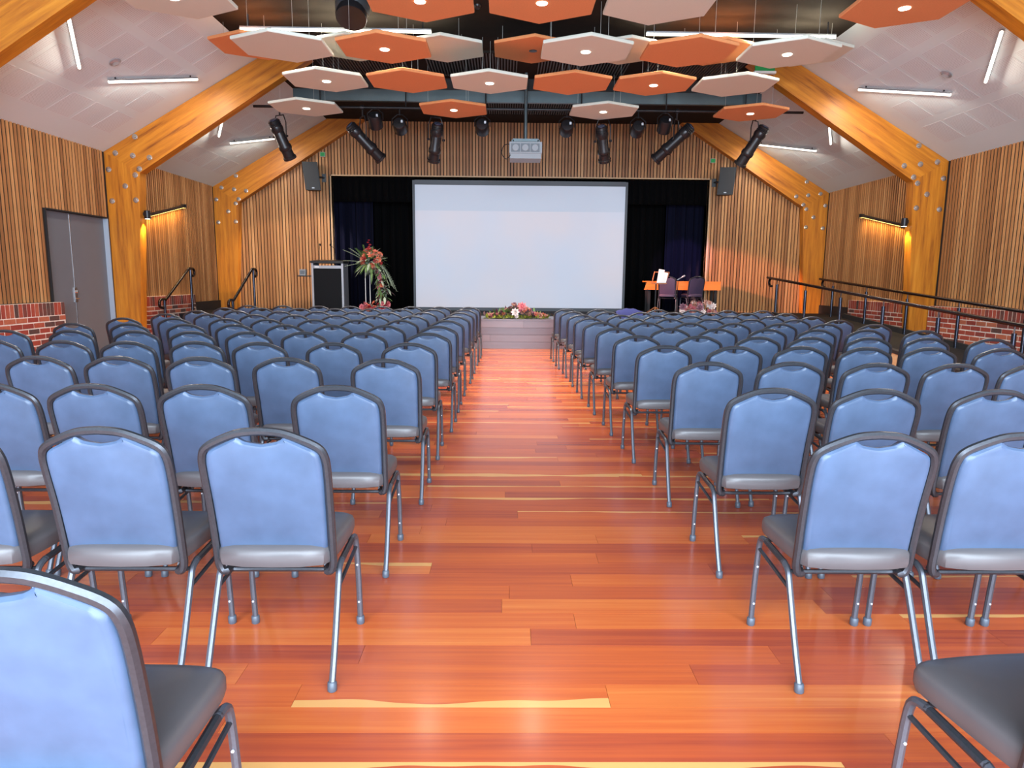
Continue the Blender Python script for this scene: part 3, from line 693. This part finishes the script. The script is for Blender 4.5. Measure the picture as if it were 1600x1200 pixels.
for x, z, lab in ((-4.42, 4.32, 'left'), (5.07, 4.27, 'right')):
    e = empty('exit_sign', (x, 17.12, z), 'small green exit light on the batten wall above %s loudspeaker' % lab, 'sign', 'small green exit lights')
    MB().box(-.06, .06, 0, .05, -.05, .05).build('case', 'white_paint', e); MB().box(-.055, .055, -.006, 0, -.045, .045).build('face', 'sign_glow', e)
e = empty('exit_sign', (4.48, 12.36, ZD), 'green exit sign hanging from the dark ceiling near the right rafter', 'sign')
MB().box(-.17, .17, 0, .03, -.16, -.02).build('face', 'sign_glow', e); MB().box(-.19, .19, -.02, .06, -.20, -.16).build('lamp_strip', 'white_paint', e); MB().tube([(0, .015, -.02), (0, .015, 0)], .01, 6).build('stem', 'black_paint', e)

# ------------------------------------------------------------------ screen and curtains
sc = empty('projection_screen', (.3765, 17.1, .59), 'large white projection screen in a dark frame, centre stage', 'screen')
w, z0, z1 = 2.5755, .078, 3.042
MB().box(-w, w, 0, .012, z0, z1).build('cloth', 'screen_cloth', sc)
bw = .055
MB().box(-w - bw, -w, -.03, .03, z0 - .10, z1 + .10).build('side_frame', 'screen_border', sc); MB().box(w, w + bw, -.03, .03, z0 - .10, z1 + .10).build('side_frame', 'screen_border', sc)
MB().box(-w, w, -.03, .03, z1, z1 + .11).build('top_frame', 'screen_border', sc); MB().box(-w, w, -.03, .03, z0 - .11, z0).build('bottom_frame', 'screen_border', sc)
for s in (-1, 1): MB().box(s * 2.2 - .05, s * 2.2 + .05, -.02, .05, -.002, z0 - .1).build('support', 'black_matt', sc)
def curtain(x0, x1, y, z0, z1, amp, wave, mat, label, name='stage_curtain', gather=0):
    n = int((x1 - x0) / .025); mb = MB(); v = []; rowz = (0, .25, .5, .75, 1)
    ph = R_.random() * 6
    for k in rowz:
        for i in range(n + 1):
            x = x0 + (x1 - x0) * i / n
            a = amp * (1 - .35 * k if gather else 1)
            v.append((x - (x0 + x1) / 2, a * math.sin(ph + x * wave + .6 * math.sin(x * 2.1)) + .3 * a * math.sin(x * wave * 2.3), z0 + (z1 - z0) * k))
    f = [(r * (n + 1) + i, r * (n + 1) + i + 1, (r + 1) * (n + 1) + i + 1, (r + 1) * (n + 1) + i) for r in range(len(rowz) - 1) for i in range(n)]
    mb.add(v, f); o = mb.build(name, mat, None, True); o.location = ((x0 + x1) / 2, y, 0)
    md = o.modifiers.new('cloth_thickness', 'SOLIDIFY'); md.thickness = .008
    tag(o, label, 'curtain', 'black stage curtains')
curtain(-5.3, 6.1, 19.3, STAGE_Z, 4.6, .06, 26, 'curtain_black', 'black backdrop curtain at the rear of the stage recess')
curtain(-4.35, -3.35, 17.75, STAGE_Z, 4.4, .05, 30, 'curtain_black_lit', 'black side curtain behind the lectern, blue light put into its colour')
curtain(-3.4, -2.1, 18.1, STAGE_Z, 4.4, .05, 26, 'curtain_black', 'black side curtain behind the tall flower stand')
curtain(2.9, 4.2, 18.1, STAGE_Z, 4.4, .05, 26, 'curtain_black', 'black side curtain right beside the screen')
curtain(4.15, 5.15, 17.9, STAGE_Z, 4.4, .05, 28, 'curtain_black_lit', 'black side curtain behind the stage table, stage light put into its colour')
curtain(-4.3, -2.25, 17.45, 3.25, 4.0, .035, 34, 'curtain_black', 'black pleated valance left of the screen', 'valance', 1)
curtain(3.0, 5.1, 17.45, 3.25, 4.0, .035, 34, 'curtain_black', 'black pleated valance right of the screen', 'valance', 1)

# ------------------------------------------------------------------ chairs
def yb(z): return .125 - .105 * (z - .37) / .523 + .012 * math.sin((z - .37) / .523 * math.pi)
def outline_inset(pts, d):
    n = len(pts); out = []
    for i in range(n):
        a, p, c = V(pts[i - 1]), V(pts[i]), V(pts[(i + 1) % n])
        e1 = (p - a).normalized(); e2 = (c - p).normalized(); nn = V((-(e1.y + e2.y), e1.x + e2.x))
        if nn.length < 1e-6: nn = V((-e1.y, e1.x))
        nn.normalize(); k = 1 / max(.5, nn.dot(V((-e1.y, e1.x))))
        out.append((p.x + nn.x * d * min(k, 1.6), p.y + nn.y * d * min(k, 1.6)))
    return out
def sp2(pts, k=4): return [(p.x, p.y) for p in smooth_path([(a, b, 0) for a, b in pts], k)]
def rings_mesh(rings):
    n = len(rings[0]); v = [p for r in rings for p in r]; f = [tuple(range(n))[::-1], tuple(range((len(rings) - 1) * n, len(rings) * n))]
    for i in range(len(rings) - 1):
        for j in range(n): f.append((i * n + j, i * n + (j + 1) % n, (i + 1) * n + (j + 1) % n, (i + 1) * n + j))
    mb = MB(); mb.add(v, f); return mb
def build_chair():
    c = empty('banquet_chair', (0, 0, 0), 'x', 'chair')
    # back panel outline (u across, v height), counter-clockwise
    half = [(.180, .452), (.184, .62), (.1865, .74), (.182, .79), (.166, .812), (.125, .834), (.076, .860)]
    right = sp2(half, 3); dip = sp2([(.076, .860), (.05, .843), (.0, .834)], 3)[1:]
    rt = right + dip; lf = [(-u, v) for u, v in rt[::-1][1:]]
    out = rt + lf
    base = sp2([(-.180, .452), (0, .446), (.180, .452)], 3)[1:-1]; out = out + base
    def ring(d, dy): return [(u, yb(v) + dy, v) for u, v in outline_inset(out, d)]
    pm = rings_mesh([ring(.016, -.016), ring(.007, -.013), ring(0, -.004), ring(0, .010), ring(.008, .028), ring(.03, .036)])
    pm.build('backrest', 'vinyl', c, True)
    # back frame: bent tube with arched top, ends hooking under the seat
    fh = [(.150, .372), (.180, .366), (.194, .395), (.1955, .46), (.198, .62), (.200, .74), (.196, .79), (.179, .822), (.128, .850), (.065, .873), (.0, .879)]
    fr = sp2(fh, 4); full = fr + [(-u, v) for u, v in fr[::-1][1:]]
    MB().tube([(u, yb(v) + (.05 if abs(u) < .165 and v < .4 else 0), v) for u, v in full], .0137, 8, ry=.0135).build('back_frame', 'chair_frame', c, True)
    # seat
    so = sp2([(.172, .085), (.196, .14), (.204, .30), (.205, .40), (.19, .437), (.13, .452), (0, .456)], 3)
    seat_o = so + [(-u, v) for u, v in so[::-1][1:]] + [(-.1, .066), (0, .063), (.1, .066)]
    def sc_(k, z): return [(u * k, .26 + (v - .26) * k, z) for u, v in seat_o]
    rings_mesh([sc_(.90, .398), sc_(.98, .405), sc_(1, .42), sc_(1, .445), sc_(.975, .460), sc_(.90, .471), sc_(.70, .477), sc_(.35, .480)]).build('seat', 'vinyl_seat_warmlit', c, True)
    for s in (-1, 1):
        x = s * .208
        lg = MB().tube(smooth_path([(x, 0.004, .03), (x, .06, .15), (x * .99, .135, .32), (x * .98, .16, .362), (x * .98, .20, .378)], 3), .0115, 8).build('leg', 'chair_leg', c, True)
        MB().lathe((x, 0, 0), (0, .12, 1), [(0, .013), (.004, .016), (.03, .016), (.034, .0125)], 10).build('foot_cap', 'foot_cap', lg, True)
        lg = MB().tube(smooth_path([(x, .452, .03), (x, .438, .20), (x * .985, .425, .345), (x * .98, .405, .382), (x * .98, .36, .388)], 3), .0115, 8).build('leg', 'chair_leg', c, True)
        MB().lathe((x, .453, 0), (0, -.06, 1), [(0, .013), (.004, .016), (.03, .016), (.034, .0125)], 10).build('foot_cap', 'foot_cap', lg, True)
        for z, y in ((.10, .446), (.26, .432)): MB().lathe((x, y - .0105, z), (0, -1, 0), [(0, .0045), (.003, .004)], 6).build('stacking_stud', 'stud', lg)
        MB().tube([(x * .98, .19, .376), (x * .98, .37, .388)], .0115, 8).build('side_rail', 'chair_frame', c, True)
        MB().tube([(x * .99, .128, .305), (x * .985, .430, .335)], .0075, 6).build('brace', 'chair_frame', c, True)
    MB().tube([(-.2, .15, .362), (.2, .15, .362)], .008, 6).build('cross_bar', 'chair_frame', c)
    MB().tube([(-.2, .385, .384), (.2, .385, .384)], .008, 6).build('cross_bar', 'chair_frame', c)
    return c
proto = build_chair()
LROWS = [1.03, 2.085, 2.96, 4.0, 5.0, 5.96, 6.90, 7.85, 8.82, 9.78, 10.75, 11.75]
RROWS = [1.08, 2.08, 2.965, 3.96, 4.95, 5.85, 6.82, 7.76, 8.62, 9.42, 10.35, 11.3]
# seat centres per row, counted outwards from the aisle
LX = {0: [-.838], 1: [-.772, -1.28, -1.81], 2: [-.745, -1.34, -1.83, -2.28]}
RX = {0: [1.225], 1: [1.205, 1.675, 2.15], 2: [1.215, 1.69, 2.235, 2.72]}
def lx(r):
    if r in LX: return LX[r]
    f = (r - 3) / 8
    return [a + (b - a) * f for a, b in ((-.715, -.60), (-1.30, -1.10), (-1.83, -1.60), (-2.30, -2.10), (-2.78, -2.65), (-3.26, -3.20), (-3.80, -3.82), (-4.36, -4.40))]
def rx(r):
    if r in RX: return RX[r]
    f = (r - 3) / 8
    return [a + (b - a) * f for a, b in ((1.22, 1.03), (1.74, 1.58), (2.24, 2.08), (2.71, 2.58), (3.19, 3.16), (3.70, 3.72), (4.22, 4.32))]
first = True
for side, ROWS, fx in (('left', LROWS, lx), ('right', RROWS, rx)):
    for r, y in enumerate(ROWS):
        for i, x in enumerate(fx(r)):
            if abs(x) - .3 > .80 * (y + .3) + .05: continue
            jx, jy, ja = (R_.uniform(-.015, .015), R_.uniform(-.025, .025), R_.uniform(-.03, .03)) if r > 2 else (0, 0, 0)
            if first: ch = proto; first = False
            else: ch = copy_tree(proto, None, ('stacking_stud',) if r > 4 else ())
            if r == 0 and side == 'right': ja = .10
            ch.location = (x + jx, y + jy, 0); ch.rotation_euler = (0, 0, ja)
            rl = 'nearest row' if r == 0 else '%s row from the camera' % ORD[r]
            ch['label'] = 'blue-grey vinyl banquet chair %s of the aisle, %s, %s seat out' % (side, rl, ORD[i])
            ch['group'] = 'banquet chairs in rows'
# blue cover added for the purple light on a chair back in the front row on the right
jk = empty('chair_top_tint', (2.08, 11.3, .80), 'deep blue cover added for purple light on a chair top near the stage', 'added cover')
n = 12; v = []
for k, (dy, z) in enumerate(((-.055, -.26), (-.05, -.1), (-.045, .05), (-.02, .105), (.05, .105), (.075, .05), (.08, -.12))):
    for i in range(n + 1):
        u = -.22 + .44 * i / n; dip = .055 * (abs(u) / .22) ** 2
        v.append((u, dy + .006 * math.sin(i * 2.2 + k), z - dip + .006 * math.sin(i * 1.7)))
mb = MB(); mb.add(v, [(k * (n + 1) + i, k * (n + 1) + i + 1, (k + 1) * (n + 1) + i + 1, (k + 1) * (n + 1) + i) for k in range(6) for i in range(n)])
mb.build('cloth', 'chair_tint_blue', jk, True)

# ------------------------------------------------------------------ lectern
lc = empty('lectern', (-3.975, 15.5, STAGE_Z), 'black lectern with aluminium edges and two microphones', 'lectern')
MB().box(-.31, .31, .0, .45, .0, 1.0).build('body', 'lectern_black', lc)
for s in (-1, 1): MB().box(s * .335 - .022, s * .335 + .022, -.02, .46, 0, 1.10).build('side_post', 'aluminium', lc)
MB().box(-.31, .31, -.012, .0, .985, 1.05).build('nameplate_rail', 'aluminium', lc)
MB().box(-.28, -.18, -.016, -.012, 1.005, 1.03).build('badge', 'paper_white', lc)
MB().prism([(-.37, -.06, 1.10), (-.37, .48, 1.10), (-.37, .48, 1.19), (-.37, -.06, 1.15)], (.74, 0, 0)).build('desk_top', 'black_paint', lc)
for x0, x1 in ((-.22, -.18), (.12, .05)):
    m_ = MB().tube(smooth_path([(x0, .2, 1.15), (x0, .2, 1.30), (x0 + .01, .18, 1.42), (x1, .12, 1.50)], 4), .006, 6).build('microphone_stem', 'black_paint', lc)
    MB().lathe((x1, .12, 1.49), (.2 if x1 > 0 else .1, -.5, .5), [(0, .008), (.01, .018), (.05, .018), (.06, .01)], 8).build('microphone_head', 'black_paint', m_)
MB().box(-.70, -.35, .05, .30, .80, .825).build('side_shelf', 'black_paint', lc)
bx = empty('control_box', (-4.575, 15.67, STAGE_Z + .825), 'small grey box on the shelf beside the lectern', 'box')
MB().prism([(-.07, -.05, 0), (.07, -.05, 0), (.07, .07, 0), (-.07, .07, 0)], (0, .02, .14)).build('case', 'projector_grey', bx); MB().box(-.05, .05, -.05, -.035, .03, .11).build('panel', 'projector_vent', bx)

# ------------------------------------------------------------------ flowers
def petal_head(mat, r=.05, n=8):
    mb = MB()
    for ring_, (k, tilt, ln) in enumerate(((n, .25, 1.0), (n - 2, .75, .8), (n - 3, 1.2, .55))):
        for i in range(k):
            a = 2 * math.pi * i / k + ring_ * .4; d = V((math.cos(a), math.sin(a), 0)); sd = V((-d.y, d.x, 0)); up = V((0, 0, 1))
            t = d * math.cos(tilt) + up * math.sin(tilt)
            b0 = d * r * .12; m0 = b0 + t * r * .55 * ln; e0 = b0 + t * r * ln + up * r * .05
            mb.add([b0, m0 + sd * r * .28, e0, m0 - sd * r * .28], [(0, 1, 2, 3)])
    mb.lathe((0, 0, -.01), (0, 0, 1), [(0, r * .1), (r * .4, r * .22), (r * .6, r * .1)], 6)
    return mb.mesh('bloom', mat)
HEADS = {k: petal_head(k) for k in ('petal_red', 'petal_pink', 'petal_coral', 'petal_white', 'petal_blush', 'petal_plum')}
def leaf(mb, p, d, ln, w, droop=.25):
    d = V(d).normalized(); s = d.cross(V((0, 0, 1)));  s = s if s.length > .05 else V((1, 0, 0)); s.normalize(); p = V(p)
    q = [p, p + d * ln * .35 + s * w, p + d * ln * .35 - s * w, p + d * ln * .7 + s * w * .75 - V((0, 0, droop * ln * .2)), p + d * ln * .7 - s * w * .75 - V((0, 0, droop * ln * .2)), p + d * ln - V((0, 0, droop * ln * .5))]
    mb.add(q, [(0, 1, 2), (1, 3, 4, 2), (3, 5, 4)])
def frond(mb, p, d, ln, n=9, w=.012, l0=.09, droop=.3):
    d = V(d).normalized(); p = V(p); pts = []
    for i in range(n + 1):
        t = i / n; pts.append(p + d * ln * t - V((0, 0, droop * ln * t * t)))
    mb.tube(pts, .004, 4)
    s = d.cross(V((0, 0, 1)));  s = s if s.length > .05 else V((1, 0, 0)); s.normalize()
    for i in range(1, n + 1):
        for sg in (-1, 1): leaf(mb, pts[i], d * .7 + s * sg + V((0, 0, .15)), l0 * (1 - .5 * i / n), w)
def rdir(up=.2):
    while True:
        d = V((R_.uniform(-1, 1), R_.uniform(-1, 1), R_.uniform(-1, 1) + up))
        if .1 < d.length < 1.3: return d.normalized()
def bloom(par, p, d, mat, sc):
    o = inst('bloom', HEADS[mat], par, p, scale=(sc,) * 3); o.rotation_euler = V(d).to_track_quat('Z', 'Y').to_euler(); return o
# tall arrangement on a white stand
fl = empty('flower_stand', (-3.03, 15.3, STAGE_Z), 'tall flower arrangement of red blooms and foliage on a white stand', 'flowers')
for x in (-.06, .04):
    MB().tube([(x, 0, 0), (x, 0, 1.02)], .008, 6).build('stand_leg', 'white_paint', fl)
MB().box(-.12, .10, -.10, .10, 0, .012).build('stand_base', 'white_paint', fl); MB().box(-.10, .08, -.08, .08, 1.02, 1.035).build('stand_shelf', 'white_paint', fl)
g1, g2, g3 = MB(), MB(), MB()
for d, ln in (((-1, -.2, .75), .62), ((-.85, .1, .85), .55), ((-1, -.3, .25), .55), ((-.2, 0, 1), .45), ((.2, .1, 1), .4), ((-.9, -.3, .0), .5), ((.8, -.1, .35), .45), ((-.55, -.4, .95), .45)):
    frond(g2 if R_.random() < .7 else g1, (0, 0, 1.10), d, ln, 11, .018, .13, .15)
for i in range(130):
    d = rdir(.3); leaf(g1 if i % 3 else g2, V((.06, 0, 1.15)) + d * .12, d, R_.uniform(.18, .36), R_.uniform(.02, .04), .5)
for i in range(22):     # cascade to the right and down
    t = i / 21; p = V((.14 + .20 * math.sin(t * 2.2), -.05, 1.10 - .80 * t))
    for k in range(9): leaf((g1, g2, g3)[(i + k) % 3], p + rdir(0) * .08, rdir(-.3), R_.uniform(.12, .24), R_.uniform(.018, .035), .6)
for i in range(8):
    frond(g2, (.22, -.02, 1.1), (R_.uniform(.4, 1), R_.uniform(-.5, .2), -.1), R_.uniform(.3, .42), 9, .014, .09, 1.3)
for i in range(40):
    d = rdir(.4); d.z = abs(d.z) * .6; leaf((g3, g2, g1)[i % 3], V((.16, -.05, .05)), d, R_.uniform(.15, .38), R_.uniform(.012, .03), .3)
tag(g1.build('green_foliage', 'leaf_green', fl), kind='stuff'); tag(g2.build('sage_foliage', 'leaf_sage', fl), kind='stuff'); tag(g3.build('dark_foliage', 'leaf_dark', fl), kind='stuff')
for i in range(34):
    d = rdir(.2); d.y = -abs(d.y); bloom(fl, V((.10, -.05, 1.2)) + V((d.x * .24, d.y * .12, d.z * .20)), d, R_.choice(('petal_red', 'petal_red', 'petal_coral', 'petal_coral', 'petal_blush')), R_.uniform(1.0, 1.7))
for i in range(8): bloom(fl, V((.02 + R_.uniform(-.05, .06), 0, 1.25 + .05 * i)), (R_.uniform(-.3, .3), -.5, .8), 'petal_red', 1.0 - .06 * i)
for i in range(12):
    t = i / 11; bloom(fl, (.15 + .14 * math.sin(t * 2.5) + R_.uniform(-.05, .05), -.10, 1.02 - .62 * t), rdir(.1) + V((0, -1, 0)), R_.choice(('petal_red', 'petal_coral', 'petal_blush', 'petal_pink')), R_.uniform(.8, 1.3))
for i in range(26): bloom(fl, (.10 + R_.uniform(-.24, .38), -.12 + R_.uniform(-.05, .1), .12 + R_.uniform(-.03, .14)), rdir(.5) + V((0, -.8, 0)), R_.choice(('petal_pink', 'petal_red', 'petal_pink', 'petal_coral')), R_.uniform(1.0, 1.6))
# low spread on the stage edge
fc = empty('flower_spread', (.26, 13.72, STAGE_Z), 'low spread of pink flowers and moss on the stage edge', 'flowers')
gm, gg, gd = MB(), MB(), MB()
for i in range(420):
    u = R_.uniform(-1, 1); p = V((u * .62, R_.uniform(-.18, .10), .01)); leaf(gm, p, rdir(.8), R_.uniform(.06, .14), .02, .3)
for i in range(240):
    u = R_.gauss(0, .27); d = rdir(.8); d.z = abs(d.z); leaf(gg if i % 3 else gd, V((u, R_.uniform(-.1, .06), .04 + .10 * math.exp(-(u / .3) ** 2))), d, R_.uniform(.09, .20), .026, .2)
tag(gm.build('moss', 'moss', fc), kind='stuff'); tag(gg.build('foliage', 'leaf_green', fc), kind='stuff'); tag(gd.build('bronze_foliage', 'leaf_dark', fc), kind='stuff')
for i in range(95):
    u = max(-.58, min(.58, R_.gauss(0, .29))); h = .24 * math.exp(-(u / .30) ** 2)
    bloom(fc, (u, R_.uniform(-.14, .05), .05 + h * R_.uniform(.3, 1.05)), rdir(.5) + V((0, -.9, .2)), R_.choice(('petal_blush', 'petal_blush', 'petal_blush', 'petal_pink', 'petal_plum', 'petal_coral', 'petal_plum')), R_.uniform(.8, 1.4))
bloom(fc, (-.04, -.17, .13), (0, -1, .3), 'petal_white', 1.7); bloom(fc, (.10, -.12, .24), (.1, -1, .5), 'petal_pink', 1.9); bloom(fc, (-.01, -.18, .045), (0, -1, .3), 'petal_white', .8)
# low arrangement on the right of the stage
fr_ = empty('flower_arrangement', (4.17, 14.65, STAGE_Z), 'low arrangement of pink and plum flowers in front of the stage chairs', 'flowers')
ga, gb = MB(), MB()
for i in range(90):
    d = rdir(.7); d.z = abs(d.z); leaf(ga if i % 2 else gb, V((R_.uniform(-.32, .30), R_.uniform(-.1, .1), .03)), d, R_.uniform(.10, .30), .018, .3)
for i in range(14): frond(gb, (R_.uniform(-.2, .2), 0, .12), (R_.uniform(-.6, .6), R_.uniform(-.3, .3), 1), R_.uniform(.25, .42), 7, .010, .06, .1)
tag(ga.build('foliage', 'leaf_green', fr_), kind='stuff'); tag(gb.build('plum_foliage', 'leaf_dark', fr_), kind='stuff')
for i in range(38): bloom(fr_, (R_.uniform(-.36, .36), R_.uniform(-.16, .02), .08 + R_.random() * .24), rdir(.5) + V((0, -.9, 0)), R_.choice(('petal_pink', 'petal_plum', 'petal_white', 'petal_blush')), R_.uniform(.9, 1.8))

# ------------------------------------------------------------------ table, chairs, music stand on the stage
tb = empty('stage_table', (4.33, 16.75, STAGE_Z), 'orange timber keyboard table at the right of the stage', 'table')
MB().prism([(-.94, -.20, .56), (.92, -.20, .56), (.92, -.16, .77), (-.86, -.16, .77)], (0, .03, 0)).build('front_panel', 'table_timber', tb)
MB().box(-.90, .92, -.17, .26, .74, .77).build('table_top', 'table_timber', tb)
for x in (-.8, .82): 
    for y in (-.1, .2): MB().box(x - .03, x + .03, y - .03, y + .03, 0, .74).build('leg', 'black_matt', tb)
for x, ja, lab in ((3.82, -.35, 'dark purple chair on the stage beside the music stand'), (4.55, .25, 'dark purple chair on the stage behind the plum flowers')):
    ch = copy_tree(proto, None, ('stacking_stud',)); ch.location = (x, 16.05, STAGE_Z); ch.rotation_euler = (0, 0, ja)
    ch['label'] = lab; ch['group'] = 'chairs on the stage'
    for c_ in ch.children:
        if c_.name.split('.')[0] in ('backrest', 'seat'):
            c_.data = c_.data.copy(); c_.data.materials[0] = MATS['purple_vinyl']
ms = empty('music_stand', (3.46, 15.6, STAGE_Z), 'wooden music stand with sheet music beside the stage chair', 'music stand')
for a in (0.3, 2.4, 4.5): MB().tube([(0, 0, .18), (.26 * math.cos(a), .26 * math.sin(a), .01)], .014, 6).build('foot', 'easel_timber', ms)
MB().tube([(0, 0, .15), (0, 0, .72)], .016, 8).build('stem', 'black_paint', ms)
def tilt(x, z): return (x, -.02 + z * .28, .72 + z)
for a, c_ in (((-.10, 0), (-.03, .26)), ((.20, 0), (.30, .24)), ((-.12, 0), (.24, 0)), ((-.03, .25), (.30, .25))): MB().tube([tilt(*a), tilt(*c_)], .012, 6).build('desk_rail', 'easel_timber', ms)
MB().box(-.06, .22, -.04, .04, .70, .72).build('ledge', 'easel_timber', ms)
sh = empty('sheet_music', (3.47, 15.56, 1.34), 'white sheets of music standing on the music stand', 'paper')
MB().prism([(-.01, -.02, -.02), (.12, -.03, -.02), (.18, .05, .27), (.05, .06, .29)], (0, .004, 0)).build('sheet', 'paper_white', sh)
MB().prism([(.10, -.035, -.02), (.20, -.025, -.02), (.26, .04, .20), (.16, .045, .22)], (0, .004, 0)).build('sheet', 'paper_white', sh)
mk = empty('microphone_stand', (3.98, 15.75, STAGE_Z), 'microphone on a boom stand between the two stage chairs', 'microphone')
MB().tube([(0, 0, 0), (.02, 0, .80)], .008, 6).lathe((0, 0, 0), (0, 0, 1), [(0, .12), (.012, .12), (.02, .02)], 14).build('stand', 'lamp_black', mk)
MB().lathe((.0, 0, .80), (.75, -.1, .45), [(0, .012), (.14, .016), (.15, .024), (.19, .024), (.20, .012)], 10).build('microphone', 'aluminium', mk, True)

# ------------------------------------------------------------------ theatrical light from the bar
def stage_spot(loc, target, power, col, size, blend=.4):
    l = bpy.data.lights.new('stage_spot', 'SPOT'); l.energy = power; l.color = col; l.spot_size = size; l.spot_blend = blend; l.shadow_soft_size = .06
    o = bpy.data.objects.new('stage_spot', l); COL.objects.link(o); o.location = loc
    o.rotation_euler = (V(target) - V(loc)).to_track_quat('-Z', 'Y').to_euler()
stage_spot((2.85, 13.74, 3.52), (-4.75, 17.2, 1.9), 3000, (1, .84, .78), .26)      # right-hand tilted profile, aimed left
stage_spot((-2.35, 13.74, 3.48), (5.5, 17.2, 1.1), 5000, (1, .40, .34), .26)      # left-hand tilted profile, aimed right
stage_spot((-1.39, 13.66, 3.57), (-2.9, 15.4, 1.2), 120, (1, .9, .85), .5)
stage_spot((1.94, 13.66, 3.60), (.3, 15.2, .6), 60, (.9, .85, 1), .5)
stage_spot((4.55, 13.66, 3.55), (4.6, 17.9, 1.7), 500, (.62, .35, 1), .34)
